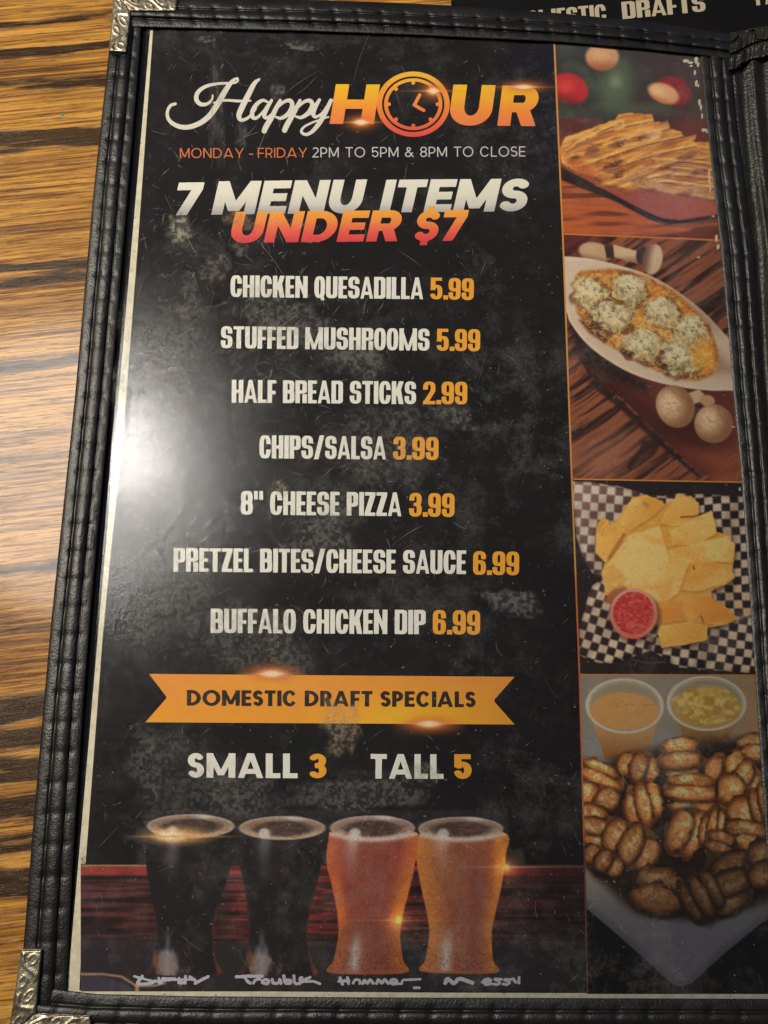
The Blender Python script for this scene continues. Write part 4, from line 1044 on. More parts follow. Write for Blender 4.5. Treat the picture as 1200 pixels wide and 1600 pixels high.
def flare(cx_, cy_, r, lx):
    d = np.hypot(x - cx_, y - cy_); p.add(np.exp(-(d / r) ** 1.3), (190, 110, 36)); p.add(np.exp(-(d / (r * .3)) ** 2), (120, 130, 120))
    p.over(np.exp(-((y - cy_) / 1.3) ** 2) * np.exp(-np.abs(x - cx_) / lx) * .9, (255, 206, 130))
flare(623, 1438, 13, 26); flare(792, 1355, 13, 34)
p.over(np.exp(-((y - 1355) / .9) ** 2) * smooth(800, 830, x) * .35, (190, 150, 110))
ns = fbm(x / 22, y / 22, 231, 4); p.over(smooth(.5, .75, ns) * .12, (150, 146, 150)); p.grain(.15)
edge = smooth(1262, 1276, y) * smooth(914, 880, x)
al = np.where(y < 1350, np.clip(smooth(1262, 1268, y) * (smooth(38, 60, p.c.max(2)) + smooth(214, 232, x) * smooth(800, 792, x) * .9), 0, 1), 1.0)
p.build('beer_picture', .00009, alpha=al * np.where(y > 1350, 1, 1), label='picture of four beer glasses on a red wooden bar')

# ---- lettering
WHITE = (230, 230, 222); ORANGE = (238, 166, 52)
items = [('CHICKEN QUESADILLA', (360, 464), (661, 467.5), '5.99', (672, 467.5), (740, 469), 34),
         ('STUFFED MUSHROOMS', (345, 544), (671, 548), '5.99', (682, 548), (750, 549), 34.5),
         ('HALF BREAD STICKS', (362, 629), (650, 631.5), '2.99', (661, 631.5), (730, 632), 35.5),
         ('CHIPS/SALSA', (405, 716), (603, 718), '3.99', (614, 718), (685, 719), 36),
         ('8" CHEESE PIZZA', (376, 804), (627, 806.5), '3.99', (639, 807), (710, 808), 37),
         ('PRETZEL BITES/CHEESE SAUCE', (271, 893), (728, 897), '6.99', (739, 898), (811, 899), 37),
         ('BUFFALO CHICKEN DIP', (329, 989), (665, 991), '6.99', (676, 991), (750, 992), 38)]
for (s, a, b, pr, c, d, h) in items:
    text(s, COND, a, b, h, WHITE, sheet, label='white menu item line reading ' + s.lower().replace('"', ' inch'))
    text(pr, COND, c, d, h, ORANGE, sheet, label='orange price ' + pr)


def grad(y0, y1, *cols):
    cols = [np.array(c, float) for c in cols]
    def f(px, py):
        t = np.clip((py - y0) / (y1 - y0), 0, 1) * (len(cols) - 1); out = np.zeros((len(px), 3))
        for k in range(3): out[:, k] = np.interp(t, range(len(cols)), [c[k] for c in cols])
        return lin(out)
    return f


GW = grad(284, 336, (238, 236, 222), (232, 230, 216), (216, 214, 206), (166, 162, 168))
GO = grad(330, 378, (246, 172, 62), (242, 142, 70), (234, 96, 78), (214, 66, 74))
GH = grad(132, 196, (246, 196, 36), (246, 176, 46), (246, 146, 62), (240, 130, 76))
text('7', BLACK, (268, 336.5), (308, 336), 51, GW, sheet, shear=.24)
text('MENU', BLACK, (330, 335.5), (562, 332.5), 52, GW, sheet, shear=.24)
text('ITEMS', BLACK, (592, 332), (820, 330), 51, GW, sheet, shear=.24)
text('UNDER', BLACK, (357, 379.5), (620, 377), 48.5, GO, sheet, shear=.24, z=.00015)
text('$7', BLACK, (644, 377), (722, 376), 48, GO, sheet, shear=.24, z=.00015)
text('H', BLACK, (515, 193.5), (584, 194), 62, GH, sheet, shear=.15)
text('U', BLACK, (700, 195), (766, 196), 63, GH, sheet, shear=.12)
text('R', BLACK, (777, 196.5), (836, 197), 63, GH, sheet, shear=.12)
OR2 = (222, 122, 74); GR = (204, 202, 202)
text('MONDAY', LIGHT, (281, 247), (381, 246.7), 15.5, OR2, sheet); text('-', LIGHT, (389, 246.6), (396, 246.6), 15.5, OR2, sheet); text('FRIDAY', LIGHT, (403, 246.6), (480, 246), 15.5, OR2, sheet)
text('2PM TO 5PM & 8PM TO CLOSE', LIGHT, (488, 246), (821, 244.5), 15.8, GR, sheet)
text('SMALL', BOLD, (293, 1215), (465, 1216), 38.5, WHITE, sheet); text('3', BOLD, (482, 1216), (510, 1216), 38.5, ORANGE, sheet)
text('TALL', BOLD, (579, 1216.5), (693, 1217), 38.5, WHITE, sheet); text('5', BOLD, (709, 1217), (737, 1217), 38.5, ORANGE, sheet)


def mask_px(x0, y0, x1, y1, step, f, ss=3):
    nc = int((x1 - x0) / step) + 1; nr = int((y1 - y0) / step) + 1; q = (np.arange(ss) - (ss - 1) / 2) / ss
    X, Y = np.meshgrid((np.arange(nc)[:, None] + q).ravel() * step + x0, (np.arange(nr)[:, None] + q).ravel() * step + y0)
    return f(X, Y).reshape(nr, ss, nc, ss).mean((1, 3))


def clock(X, Y):
    cx_, cy_ = 645.7, 162.8
    r1 = np.hypot((X - cx_) / 57, (Y - cy_) / 51); r2 = np.hypot((X - cx_) / 45.5, (Y - cy_) / 40.5)
    m = ((r1 < 1) & (r1 > .855)) | ((r2 < 1) & (r2 > .875))
    for a in range(0, 360, 45):
        m |= np.hypot(X - cx_ - 38 * math.cos(math.radians(a)), Y - cy_ - 33.5 * math.sin(math.radians(a))) < 3
    P = [(655.8, 148.5), (647.3, 164), (662, 172.5)]
    for (ax, ay), (bx, by) in zip(P, P[1:]):
        dx, dy = bx - ax, by - ay; u = np.clip(((X - ax) * dx + (Y - ay) * dy) / (dx * dx + dy * dy), 0, 1)
        m |= np.hypot(X - ax - u * dx, Y - ay - u * dy) < 2.6
    return m


mesh_mask(mask_px(584, 108, 707, 218, .55, clock), 584, 108, .55, .00014, grad(112, 214, (246, 190, 50), (246, 160, 58), (240, 124, 66), (224, 80, 72)), 'clock_emblem', sheet, label='round clock drawn as the letter O')

# script word, pen strokes with their widths
SC = 3.75
def S(*pts): return [(240 + a / SC, 80 + b / SC, r / SC) for a, b, r in pts]
brush([S((128, 308, 8), (98, 320, 9), (80, 360, 9), (92, 405, 11), (140, 438, 13), (200, 445, 14), (270, 422, 15), (330, 375, 16), (378, 305, 17), (415, 240, 16), (445, 195, 13), (470, 168, 9), (492, 160, 6), (488, 180, 6), (455, 187, 7), (380, 190, 8), (310, 205, 10), (262, 238, 12), (250, 280, 13), (275, 310, 12), (315, 308, 9), (342, 282, 6), (346, 258, 5)),
       S((352, 302, 5), (420, 288, 7), (500, 292, 8), (570, 290, 5)),
       S((618, 165, 7), (590, 190, 13), (555, 255, 16), (520, 325, 17), (500, 375, 15), (510, 402, 11), (540, 398, 9), (575, 370, 7), (600, 335, 6)),
       S((672, 300, 6), (640, 288, 9), (605, 310, 12), (580, 350, 13), (580, 385, 12), (605, 390, 9), (645, 350, 7), (682, 300, 8), (690, 290, 9), (660, 340, 13), (648, 378, 12), (665, 390, 9), (700, 360, 6), (722, 325, 6)),
       S((742, 288, 9), (720, 330, 13), (690, 390, 15), (660, 440, 16), (648, 468, 15)), S((722, 335, 6), (762, 298, 9), (800, 290, 12), (812, 320, 13), (790, 365, 13), (748, 392, 10), (715, 385, 6)), S((752, 392, 6), (800, 370, 6), (835, 330, 6)),
       S((858, 288, 9), (838, 330, 13), (808, 385, 15), (780, 435, 16), (767, 464, 15)), S((840, 335, 6), (880, 298, 9), (916, 290, 12), (930, 318, 13), (906, 362, 13), (865, 388, 10), (832, 382, 6)), S((868, 388, 6), (920, 365, 6), (950, 325, 6)),
       S((972, 285, 9), (948, 325, 13), (935, 365, 13), (950, 385, 9), (985, 365, 7), (1020, 320, 9), (1040, 288, 12)), S((1040, 288, 10), (1010, 350, 14), (975, 415, 14), (930, 470, 11), (892, 488, 9), (866, 472, 8), (880, 445, 7), (930, 418, 6), (985, 398, 5), (1026, 385, 5))],
      (222, 218, 206), sheet, 'script_lettering', label='white flowing script word happy')
for (x_, s, col) in ():
    pass
# ribbon with lettering
def inpoly(X, Y, P):
    ins = np.zeros(X.shape, bool); j = len(P) - 1
    for i in range(len(P)):
        (xi, yi), (xj, yj) = P[i], P[j]
        if yi != yj: ins ^= ((yi > Y) != (yj > Y)) & (X < (xj - xi) * (Y - yi) / (yj - yi) + xi)
        j = i
    return ins
RB = [(233, 1053), (804, 1057.5), (771, 1094.5), (804, 1132), (227, 1128.5), (261, 1090)]
def rib(px, py):
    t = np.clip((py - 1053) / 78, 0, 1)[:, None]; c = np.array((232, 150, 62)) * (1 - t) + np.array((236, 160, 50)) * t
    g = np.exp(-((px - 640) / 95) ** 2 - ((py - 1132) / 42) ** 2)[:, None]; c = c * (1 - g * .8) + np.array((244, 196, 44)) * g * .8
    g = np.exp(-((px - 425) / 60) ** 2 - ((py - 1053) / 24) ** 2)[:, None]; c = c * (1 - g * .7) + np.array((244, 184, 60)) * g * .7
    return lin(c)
rm = mask_px(222, 1048, 810, 1138, 1.0, lambda X, Y: inpoly(X, Y, RB))
# laid as a lattice so the colours can vary inside it
def mesh_ribbon():
    nr, nc = 24, 140; V = []; s = np.linspace(0, 1, nc)[None]; t = np.linspace(0, 1, nr)[:, None]
    yl = 1053 + 75.5 * t; yr = 1057.5 + 74.5 * t
    xl = np.interp(t, [0, .49, 1], [233, 261, 227]); xr = np.interp(t, [0, .5, 1], [804, 771, 804])
    X = xl * (1 - s) + xr * s; Y = yl * (1 - s) + yr * s
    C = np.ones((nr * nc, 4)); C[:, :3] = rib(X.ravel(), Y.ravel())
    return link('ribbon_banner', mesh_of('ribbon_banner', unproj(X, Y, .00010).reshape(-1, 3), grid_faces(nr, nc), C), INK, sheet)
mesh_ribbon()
text('DOMESTIC DRAFT SPECIALS', BOLD, (292, 1102.5), (743, 1105), 24.5, (46, 36, 34), sheet, z=.00016)

# glints: soft printed bursts of light
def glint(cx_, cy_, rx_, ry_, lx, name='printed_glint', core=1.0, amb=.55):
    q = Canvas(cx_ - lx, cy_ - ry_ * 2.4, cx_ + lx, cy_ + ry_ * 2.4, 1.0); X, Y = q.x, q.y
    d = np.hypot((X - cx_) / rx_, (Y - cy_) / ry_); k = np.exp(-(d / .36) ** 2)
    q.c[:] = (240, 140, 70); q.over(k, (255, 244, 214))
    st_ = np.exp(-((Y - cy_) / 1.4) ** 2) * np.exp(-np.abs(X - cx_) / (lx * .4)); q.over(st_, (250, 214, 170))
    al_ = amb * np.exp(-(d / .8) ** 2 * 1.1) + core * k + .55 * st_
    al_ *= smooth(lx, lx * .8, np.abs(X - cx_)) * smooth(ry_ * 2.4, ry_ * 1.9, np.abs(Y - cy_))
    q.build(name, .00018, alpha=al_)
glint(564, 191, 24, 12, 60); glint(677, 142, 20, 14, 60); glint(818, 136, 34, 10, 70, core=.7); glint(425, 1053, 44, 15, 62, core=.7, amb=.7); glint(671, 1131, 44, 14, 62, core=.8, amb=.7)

# chalk-like names under the glasses
def chalk(words, name, lab):
    brush([[(a, b, r * 1.28) for a, b, r in w] for w in words], (190, 188, 202), sheet, name, label=lab, rough=1.1)
def C3(ox, oy, sc, *pts, r=2.0): return [(ox + a / sc, oy + b / sc, r) for a, b in pts]
k = lambda *pts, r=2.0: C3(180, 1250, 3.53, *pts, r=r)
chalk([k((105, 972), (150, 985), (210, 1000), (232, 1002), r=1.6), k((150, 972), (125, 1012), (190, 1012), (222, 998)), k((240, 985), (246, 1012)), k((258, 1010), (262, 985), (290, 985), (330, 985), r=1.6), k((262, 996), (330, 992), (410, 990), (440, 990), r=1.5),
       k((352, 985), (352, 1008), (375, 1008)), k((388, 972), (386, 1012), r=1.8), k((412, 975), (440, 995), (450, 1005)), k((512, 975), (480, 990), (440, 1012))], 'chalk_lettering', 'pale chalk word dirty under the first glass')
chalk([k((668, 975), (740, 972), (812, 972), r=2.1), k((712, 975), (730, 1000), (745, 1010)), k((762, 1010), (775, 992), (800, 988), r=1.7), k((812, 1000), (828, 990), (848, 998), (838, 1012), (815, 1008), (812, 998)), k((866, 990), (872, 1010), (902, 1008), (908, 990), (915, 1012)),
       k((930, 970), (938, 1008), (965, 1010), (968, 995), (940, 994)), k((985, 970), (992, 1010), (1020, 1012), r=1.8), k((1022, 1008), (1020, 985), (1030, 980)), k((1075, 978), (1030, 1000), (1090, 1000), (1130, 1014), r=1.8)], 'chalk_lettering', 'pale chalk word trouble under the second glass')
k = lambda *pts, r=2.0: C3(480, 1250, 2.727, *pts, r=r)
chalk([k((140, 758), (150, 785)), k((135, 772), (180, 770)), k((172, 758), (176, 782)), k((196, 780), (205, 766), (222, 768), (224, 782), r=1.7), k((236, 782), (244, 768), (256, 780), (268, 766), (282, 782)), k((296, 782), (304, 766), (318, 780), (330, 766), (346, 782)), k((352, 778), (382, 774), (372, 764), (356, 770), (362, 784), (395, 782), r=1.7),
       k((402, 784), (408, 768), (430, 766), (484, 764), r=1.6), k((455, 800), (478, 800), r=1.7)], 'chalk_lettering', 'pale chalk word hammer under the third glass')
chalk([k((588, 780), (598, 762), (625, 780), (650, 762), (706, 780), r=2.5), k((746, 776), (782, 770), (770, 762), (752, 770), (760, 786), (785, 782), r=1.8), k((828, 764), (800, 764), (820, 776), (812, 786), (795, 784), r=1.8), k((868, 764), (840, 766), (862, 776), (852, 786), (834, 784), r=1.8), k((878, 762), (888, 776)), k((903, 756), (902, 780), r=1.8)], 'chalk_lettering', 'pale chalk word messy under the fourth glass')
print('sheet done')

# ------------------------------------------------------------------ the black binding
cover = thing('menu_cover', 'black leatherette menu binding with stitched edges, pewter corners and a clear sleeve', 'menu binder')


def at_curve(P, n):
    """n points evenly along a polyline of photo pixels."""
    P = np.array(P, float); d = np.concatenate([[0], np.cumsum(np.hypot(*np.diff(P, axis=0).T))]); s = np.linspace(0, d[-1], n)
    return np.stack([np.interp(s, d, P[:, 0]), np.interp(s, d, P[:, 1])], 1)


STITCH = None


def stitch_mesh():
    n, k = 7, 6; V = []; F = []
    for i in range(n):
        s = i / (n - 1); x_ = (s - .5); r = .5 * math.sin(math.pi * min(max(s, .06), .94)) ** .35; z_ = -.9 * (2 * abs(s - .5)) ** 4
        for j in range(k):
            a = 2 * math.pi * j / k; V.append((x_, r * math.cos(a), r * math.sin(a) + z_))
    for i in range(n - 1):
        for j in range(k): F.append((i * k + j, i * k + (j + 1) % k, (i + 1) * k + (j + 1) % k, (i + 1) * k + j))
    F.append(tuple(range(k))[::-1]); F.append(tuple(range((n - 1) * k, n * k)))
    return mesh_of('stitch', V, F, smooth=True)


STITCH = stitch_mesh(); STITCH.materials.append(THREAD)


def binding(outer, inner, pitch=.0094, lift=0.0, g0=.33, g1=.74, seed=0, puff=.0018, nlen=None, tilt=0.0):
    """A folded leatherette edge: outer roll, stitched groove, padded middle, stitched groove, inner lip."""
    a = at_curve(outer, 400); b = at_curve(inner, 400)
    A = unproj(a[:, 0], a[:, 1], 0); L_ = np.concatenate([[0], np.cumsum(np.linalg.norm(np.diff(A, axis=0), axis=1))]); tot = L_[-1]
    ns = int(tot / .0006) if nlen is None else nlen; s = np.linspace(0, tot, ns)
    oa = np.stack([np.interp(s, L_, a[:, 0]), np.interp(s, L_, a[:, 1])], 1); ob = np.stack([np.interp(s, L_, b[:, 0]), np.interp(s, L_, b[:, 1])], 1)
    c = np.concatenate([[0, .004, .012, .03, .06], np.linspace(.1, .9, 33), [.94, .97, .988, .997, 1.0]])
    S_, C_ = np.meshgrid(s, c, indexing='ij')
    wob = (vnoise(S_ / .02, S_ * 0 + seed, 300 + seed) - .5) * .016
    cc = C_ + wob * np.sin(np.pi * C_)
    def bumpf(x0, x1, hgt, pw=.45): t = np.clip((cc - x0) / (x1 - x0), 0, 1); return hgt * np.clip(4 * t * (1 - t), 0, 1) ** pw
    h = bumpf(-.01, 1.01, .0014, .22) + np.where((cc > g0) & (cc < g1), bumpf(g0, g1, puff * .42, .7), 0) + np.where(cc < g0, bumpf(0, g0, .00022, .8), 0)
    ph = (S_ / pitch) % 1; hole = np.exp(-((np.minimum(ph, 1 - ph)) / .13) ** 2)
    near = np.exp(-((cc - g0) / .032) ** 2) + np.exp(-((cc - g1) / .032) ** 2)
    wide = np.exp(-((cc - g0) / .13) ** 2) + np.exp(-((cc - g1) / .13) ** 2)
    h = h - .00045 * near - .00034 * hole * wide + .00015 * (1 - hole) * np.exp(-((cc - (g0 + g1) / 2) / .15) ** 2)
    h = h + .00013 * (fbm(S_ / .0035, cc * 9, 320 + seed, 3) - .5) * np.sin(np.pi * np.clip(cc, 0, 1)) ** .5 + .00022 * (vnoise(S_ / .012, cc * 2, 330 + seed) - .5)
    zz = h + lift; zz = np.where((C_ <= 0) , -.0040, zz); zz = np.where(C_ >= 1, -.0002, zz)
    px = oa[:, None, 0] * (1 - C_) + ob[:, None, 0] * C_; py = oa[:, None, 1] * (1 - C_) + ob[:, None, 1] * C_
    V = unproj(px, py, zz).reshape(-1, 3)
    o = link('leather_binding', mesh_of('leather_binding', V, grid_faces(*S_.shape), smooth=True), LEATHER, cover)
    n = int(tot / pitch)
    for k_ in range(n):
        s0, s1 = (k_ + .10) * pitch, (k_ + .90) * pitch
        for g in (g0, g1):
            def P(ss):
                wv = (float(vnoise(np.array([ss / .02]), np.array([float(seed)]), 300 + seed)[0]) - .5) * .016
                gg = g - wv
                ax = np.interp(ss, s, oa[:, 0]) * (1 - gg) + np.interp(ss, s, ob[:, 0]) * gg; ay = np.interp(ss, s, oa[:, 1]) * (1 - gg) + np.interp(ss, s, ob[:, 1]) * gg
                return unproj(ax, ay, .00098 + lift)
            p0, p1 = P(s0), P(s1); d = p1 - p0; ln = float(np.linalg.norm(d)); m = (p0 + p1) / 2
            st_ = bpy.data.objects.new('stitch', STITCH); COL.objects.link(st_); st_.parent = o
            st_.matrix_local = Matrix.Translation(Vector(m)) @ Matrix.Rotation(math.atan2(d[1], d[0]), 4, 'Z') @ Matrix.Diagonal((ln, .00055, .00045, 1))
    return o


LO = [(180, -12), (168, 100), (146, 300), (117, 620), (81, 960), (70, 1080), (49, 1320), (43, 1400), (30, 1560), (26, 1625)]
LI = [(224, -6), (217, 100), (200, 300), (173, 620), (142, 955), (132, 1080), (115, 1330), (109, 1440), (104, 1560), (100, 1620)]
TO = [(182, -10), (300, -4), (500, 0), (640, 5), (760, 12), (880, 21), (1000, 33), (1080, 43), (1146, 53)]
TI = [(196, 43), (215, 42), (300, 44.5), (460, 48), (640, 54.5), (865, 65), (1000, 76), (1093, 86), (1150, 94)]
RO = [(1142, 92), (1153, 200), (1179, 394), (1193, 603), (1205, 750), (1228, 1070), (1246, 1350), (1258, 1625)]
RI = [(1094, 84), (1105, 200), (1127, 394), (1145, 603), (1159, 750), (1181, 1070), (1199, 1350), (1213, 1625)]
BO = [(28, 1618), (100, 1623), (400, 1626), (800, 1628), (1260, 1630)]
BI = [(52, 1539), (75, 1544), (150, 1553), (300, 1556.5), (600, 1558.5), (900, 1559.5), (1260, 1561)]
binding(LO, LI, seed=1); binding(RO, RI, seed=2, g0=.30, g1=.70)
binding(TO, TI, lift=.0007, seed=3, g0=.38, g1=.72); binding(BO, BI, lift=.0006, seed=4, g0=.34, g1=.70, pitch=.0094)


def prism(name, pts, z0, z1, mat, parent):
    P = unproj([p[0] for p in pts], [p[1] for p in pts], z1)[:, :2]; n = len(P)
    a = sum(P[i][0] * P[(i + 1) % n][1] - P[(i + 1) % n][0] * P[i][1] for i in range(n))
    if a < 0: P = P[::-1]
    V = [(x_, y_, z1) for x_, y_ in P] + [(x_, y_, z0) for x_, y_ in P]
    F = [list(range(n)), list(range(2 * n - 1, n - 1, -1))] + [[i, i + n, (i + 1) % n + n, (i + 1) % n] for i in range(n)]
    return link(name, mesh_of(name, V, F), mat, parent)


board_pts = [(184, -6), (300, 1), (500, 5), (640, 10), (760, 17), (880, 26), (1000, 38), (1140, 60), (1150, 200), (1176, 394), (1190, 603), (1202, 750), (1225, 1070), (1252, 1622),
             (34, 1612), (46, 1400), (74, 1080), (85, 960), (121, 620), (150, 300), (172, 100)]
prism('backing_board', board_pts, TZ + .0002, -.0004, BOARD, cover)


def corner(quads, z=.0036):
    """Pressed metal corner: two arms meeting on a mitre, scroll pattern raised on each."""
    V = []; F = []
    for qi, (q0, q1, q2, q3, flip) in enumerate(quads):     # q0-q1 across at the mitre end, q3-q2 across at the free end
        n1, n2 = 150, 46; s = np.linspace(0, 1, n1)[:, None]; t = np.linspace(0, 1, n2)[None]
        q0, q1, q2, q3 = [np.array(q, float) for q in (q0, q1, q2, q3)]
        X = (q0[0] * (1 - t) + q1[0] * t) * (1 - s) + (q3[0] * (1 - t) + q2[0] * t) * s
        Y = (q0[1] * (1 - t) + q1[1] * t) * (1 - s) + (q3[1] * (1 - t) + q2[1] * t) * s
        tt = np.broadcast_to(t, X.shape); s2 = np.broadcast_to(s, X.shape) * 2.0 + .3 * flip
        if flip: tt = 1 - tt
        ph = s2 % 1; cell = np.floor(s2)
        cv = .78 - .62 * smooth(0.05, .95, ph) + .10 * np.sin(ph * 7)
        h = np.exp(-((tt - cv) / .10) ** 2) * smooth(0, .15, ph) * smooth(1, .85, ph)
        h2 = np.exp(-((np.hypot((ph - .72) * 1.5, tt - .62) - .20) / .06) ** 2) * (tt > .35)
        h3 = np.exp(-((np.hypot((ph - .20) * 1.3, tt - .30) - .16) / .06) ** 2)
        e = np.minimum(np.minimum(tt, 1 - tt) / .07, np.broadcast_to(1 - s, X.shape) / .03)
        rise = np.clip(e, 0, 1) ** .5
        Z = z - .0008 + .0008 * rise + .00026 * np.clip(h + .5 * h2 + .4 * h3, 0, 1.1) * smooth(.8, 2.2, e) + .0001 * (fbm(X / 5, Y / 5, 401, 3) - .5)
        Z = Z - .0003 * np.exp(-(np.broadcast_to(s, X.shape) / .02) ** 2)
        P = unproj(X, Y, Z)
        top = P.reshape(-1, 3); base = len(V); V += top.tolist()
        g = grid_faces(n1, n2) + base; F += g.tolist()
        # skirts down to the binding
        idx = np.arange(n1 * n2).reshape(n1, n2) + base
        ring_ = np.concatenate([idx[:, 0], idx[-1, 1:], idx[::-1, -1][1:]])
        low = len(V)
        for i in ring_: v_ = list(V[i]); v_[2] = z - .0034; V.append(v_)
        for k_ in range(len(ring_) - 1): F.append([int(ring_[k_]), int(ring_[k_ + 1]), low + k_ + 1, low + k_])
    return link('metal_corner', mesh_of('metal_corner', V, F, smooth=True), METAL, cover)


corner([((178, -14), (205, 18), (198, 82), (170, 81), 0), ((178, -14), (205, 18), (275, 18), (279, -12), 1)])
corner([((12, 1622), (57, 1583), (66, 1483), (33, 1483), 0), ((12, 1622), (57, 1583), (141, 1587), (148, 1626), 1)])


# the padded spine on the right and its gathered end
def field(name, X, Y, Z, mat, parent): return link(name, mesh_of(name, unproj(X, Y, Z).reshape(-1, 3), grid_faces(*X.shape), smooth=True), mat, parent)


t = np.linspace(0, 1, 520)[:, None]; s = np.linspace(0, 1, 60)[None]
ry = 84 + (1630 - 84) * t; rxo = np.interp(ry, [q[1] for q in RO], [q[0] for q in RO])
X = rxo - 3 + 74 * s; Y = ry + 0 * s - 26 * s * (1 - t)
Z = -.0012 + .0030 * np.sin(np.pi * np.clip(s * .95 + .03, 0, 1)) ** .6 + .0009 * np.sin(s * 15 + 2.2 * np.sin(t * 5) + .6) * (.5 + fbm(t * 8, s * 2, 411, 2)) + .0007 * (fbm(s * 6 + t * 2, t * 16, 412, 3) - .5) - .0006 * np.exp(-((s - .42 + .03 * np.sin(t * 9)) / .05) ** 2)
field('spine', X, Y, Z + 0 * X, SPINE_LEATHER, cover)
t = np.linspace(0, 1, 110)[:, None]; s = np.linspace(0, 1, 130)[None]
yt = 50 - 14 * s; yb = 110 - 15 * s ** .7 - 22 * s ** 1.6 + 3 * np.sin(s * 11)
X = 1138 + 82 * s + 0 * t; X = X + 3 * (1 - t) * (1 - s); Y = yt * (1 - t) + yb * t
wr = fbm(X / 7 + 2 * t, Y / 34, 421, 3); cr = np.abs(vnoise(X / 11 + Y / 60, Y / 18, 422) - .5) * 2
Z = .0020 + .0022 * np.sin(np.pi * np.clip(t, 0, 1)) ** .5 * .6 + .0024 * (wr - .5) - .0012 * np.exp(-(cr / .13) ** 2) + .0010 * smooth(.75, .97, t) - .0012 * np.exp(-((t - .60 + .18 * s) / .035) ** 2)
Z = np.where(t > .985, -.001, Z); Z = np.where((t < .01) | (s < .006), -.003, Z)
field('spine_end_fold', X, Y, Z, m_leather('creased_leatherette', L4(20, 20, 18), L4(46, 44, 36), .34, .8, .9), cover)

# clear sleeve over the sheet
sx_ = np.linspace(-.0003, PW + .002, 60)[None]; sy_ = np.linspace(-.003, .3475, 100)[:, None]
Zs = .00045 + .00018 * (fbm(sx_ / .05 + 0 * sy_, sy_ / .06 + 0 * sx_, 431, 2) - .5)
XX, YY = np.broadcast_arrays(sx_, sy_); YY = YY * (1 - (1 - np.interp(sx_, [0, .10, .16, .19, .2179], [1, 1, .9935, .988, .975])))
sleeve = link('clear_sleeve', mesh_of('clear_sleeve', np.stack([XX, YY, Zs], -1).reshape(-1, 3), grid_faces(*XX.shape)[:, ::-1], smooth=True), VINYL, cover)

# scratches in the sleeve
V = []; F = []; C = []
for i in range(1900):
    if i < 1250: cx_, cy_ = rng.normal(330, 120), rng.normal(610, 210)
    else: cx_, cy_ = rng.uniform(150, 1090), rng.uniform(80, 1530)
    if not (x_div(cy_) * 0 + np.interp(cy_, [60, 1550], [245, 130]) < cx_ < 1085 and 70 < cy_ < 1540): continue
    ln = rng.gamma(2, 5) * (1.0 if i % 9 else 2.3); a = math.radians(rng.choice([-35, -50, 60, 75, 20, 100], p=[.25, .2, .2, .15, .1, .1]) + rng.normal(0, 16)); w = rng.uniform(.18, .42)
    cur = rng.normal(0, .12); n = 5; pts = []
    for k_ in range(n):
        u = (k_ / (n - 1) - .5) * ln; aa = a + cur * (k_ / (n - 1) - .5) * 2; pts.append((cx_ + u * math.cos(aa), cy_ + u * math.sin(aa)))
    base = len(V)
    for k_, (qx, qy) in enumerate(pts):
        ww = w * math.sin(math.pi * (k_ + .4) / (n - .2)); nx, ny = -math.sin(a) * ww, math.cos(a) * ww
        V += [(qx + nx, qy + ny), (qx - nx, qy - ny)]
        al_ = rng.uniform(.12, .52) * (.6 if i >= 1250 else 1); C += [(.62, .60, .55, al_)] * 2
    F += [[base + 2 * k_, base + 2 * k_ + 1, base + 2 * k_ + 3, base + 2 * k_ + 2] for k_ in range(n - 1)]
V = np.array(V); o = link('scratch', mesh_of('scratch', unproj(V[:, 0], V[:, 1], .00062), F, C), GRIME, sleeve); o['kind'] = 'stuff'


def smear(cx_, cy_, rx_, ry_, ang, a0, col=(150, 148, 134), seed=0, streak=0.0):
    R_ = max(rx_, ry_) * 1.25; q = Canvas(cx_ - R_, cy_ - R_, cx_ + R_, cy_ + R_, 1.2)
    m, u, v = q.ell(cx_, cy_, rx_, ry_, ang, min(rx_, ry_) * .45, .9, seed)
    n_ = fbm(q.x / 5, q.y / (5 + 18 * streak), seed + 500, 4); q.c[:] = col
    q.build('smear', .00064, alpha=m * a0 * 1.1 * (.25 + 1.1 * smooth(.35, .68, n_)), mat=GRIME, parent=sleeve)


smear(280, 357, 16, 22, 8, .62, (150, 146, 128), 1); smear(378, 345, 26, 12, 10, .25, (170, 130, 100), 2); smear(378, 208, 8, 20, 6, .22, (140, 138, 134), 3, 1)
smear(337, 160, 11, 82, -2, .16, (140, 138, 134), 4, 1); smear(470, 72, 20, 6, 6, .35, (140, 138, 130), 5); smear(432, 142, 11, 10, 0, .3, (150, 150, 146), 6)
smear(375, 385, 11, 15, 0, .22, (150, 150, 146), 7); smear(335, 420, 18, 30, 14, .22, (150, 148, 140), 8); smear(552, 560, 40, 26, 20, .22, (150, 150, 146), 9)
smear(435, 500, 70, 40, 20, .18, (150, 150, 146), 10); smear(705, 650, 36, 16, 20, .2, (150, 150, 146), 11); smear(532, 1130, 24, 44, 5, .3, (176, 160, 130), 12)
smear(660, 1208, 28, 14, 20, .25, (150, 148, 140), 13); smear(500, 830, 60, 34, -30, .2, (150, 150, 146), 14); smear(800, 940, 40, 16, 10, .22, (150, 150, 150), 15)
smear(380, 1000, 90, 50, 10, .2, (150, 150, 146), 16); smear(250, 560, 60, 110, 14, .16, (160, 158, 150), 17); smear(270, 900, 60, 120, 20, .14, (160, 158, 150), 18)
smear(340, 1235, 70, 40, 0, .16, (150, 150, 146), 19); smear(560, 1240, 90, 26, 0, .16, (150, 150, 146), 20); smear(438, 762, 14, 9, 30, .4, (176, 172, 140), 21)
smear(240, 1200, 40, 70, 0, .14, (150, 150, 146), 22); smear(320, 62, 14, 4, 0, .4, (150, 150, 146), 23); smear(610, 700, 60, 60, 0, .14, (150, 150, 146), 24)

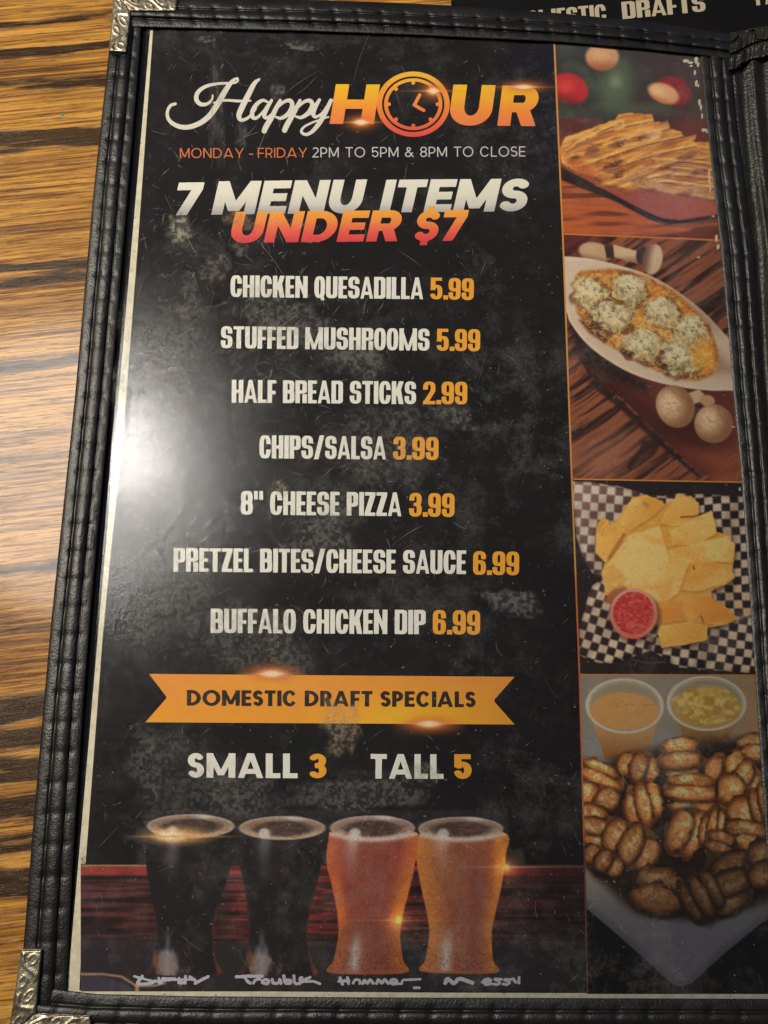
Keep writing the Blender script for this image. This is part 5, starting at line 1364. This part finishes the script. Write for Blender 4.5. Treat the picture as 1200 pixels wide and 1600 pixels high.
# worn flakes where the sheet meets the binding
V = []; F = []
chips_ = [(1072, 95, 5, 3), (1079, 98, 4, 3), (1088, 94, 4, 6), (1091, 101, 2.5, 5), (1080, 103, 3, 2), (1086, 113, 2, 5), (1088, 130, 2.5, 6), (1091, 134, 2, 4), (1093, 160, 2, 6), (1095, 168, 2, 5), (1097, 181, 2, 5), (1100, 203, 4, 3),
          (1104, 205, 2, 4), (1119, 372, 2.5, 7), (1122, 385, 2.5, 5), (1114, 338, 2.5, 1.5), (1092, 402, 3, 1.4), (1146, 667, 4, 1), (1108, 275, 2, 12), (1110, 292, 1.5, 8), (1156, 764, 2, 3)]
for (cx_, cy_, rx_, ry_) in chips_:
    k_ = len(V); n = 9
    for j in range(n):
        r = rng.uniform(.6, 1.15); V.append((cx_ + rx_ * r * math.cos(2 * math.pi * j / n), cy_ + ry_ * r * math.sin(2 * math.pi * j / n)))
    F.append(list(range(k_ + n - 1, k_ - 1, -1)))
V = np.array(V); Cc = np.ones((len(V), 4)); Cc[:, :3] = lin((206, 196, 160))
o = link('worn_flake', mesh_of('worn_flake', unproj(V[:, 0], V[:, 1], .00016), F, Cc), INK, sheet); o['kind'] = 'stuff'

# ------------------------------------------------------------------ the second menu beyond the top edge
second = thing('second_menu', 'second black menu with pale capitals beyond the top edge of the binding', 'menu')
prism('page', [(703, -90), (706, 0), (712, 9.5), (762, 12.5), (880, 21.5), (1000, 33.5), (1080, 43.5), (1146, 53), (1152, 60), (1225, 50), (1330, 50), (1330, -90)], TZ + .0002, -.0012,
      m_plain('black_menu_page', L4(9, 9, 11), .7, 0.0, .15), second)
PALE = (176, 166, 142)
text('DOMESTIC', COND, (806, 46), (948, 33), 27, PALE, second, z=-.0010, label='pale capitals half hidden by the binding')
text('DRAFTS', COND, (973, 30), (1103, 17.5), 27, PALE, second, z=-.0010)
text('T', COND, (1178, 9), (1192, 7.5), 27, PALE, second, z=-.0010); text('A', COND, (1196, 7), (1212, 5), 27, PALE, second, z=-.0010)
print('cover done')
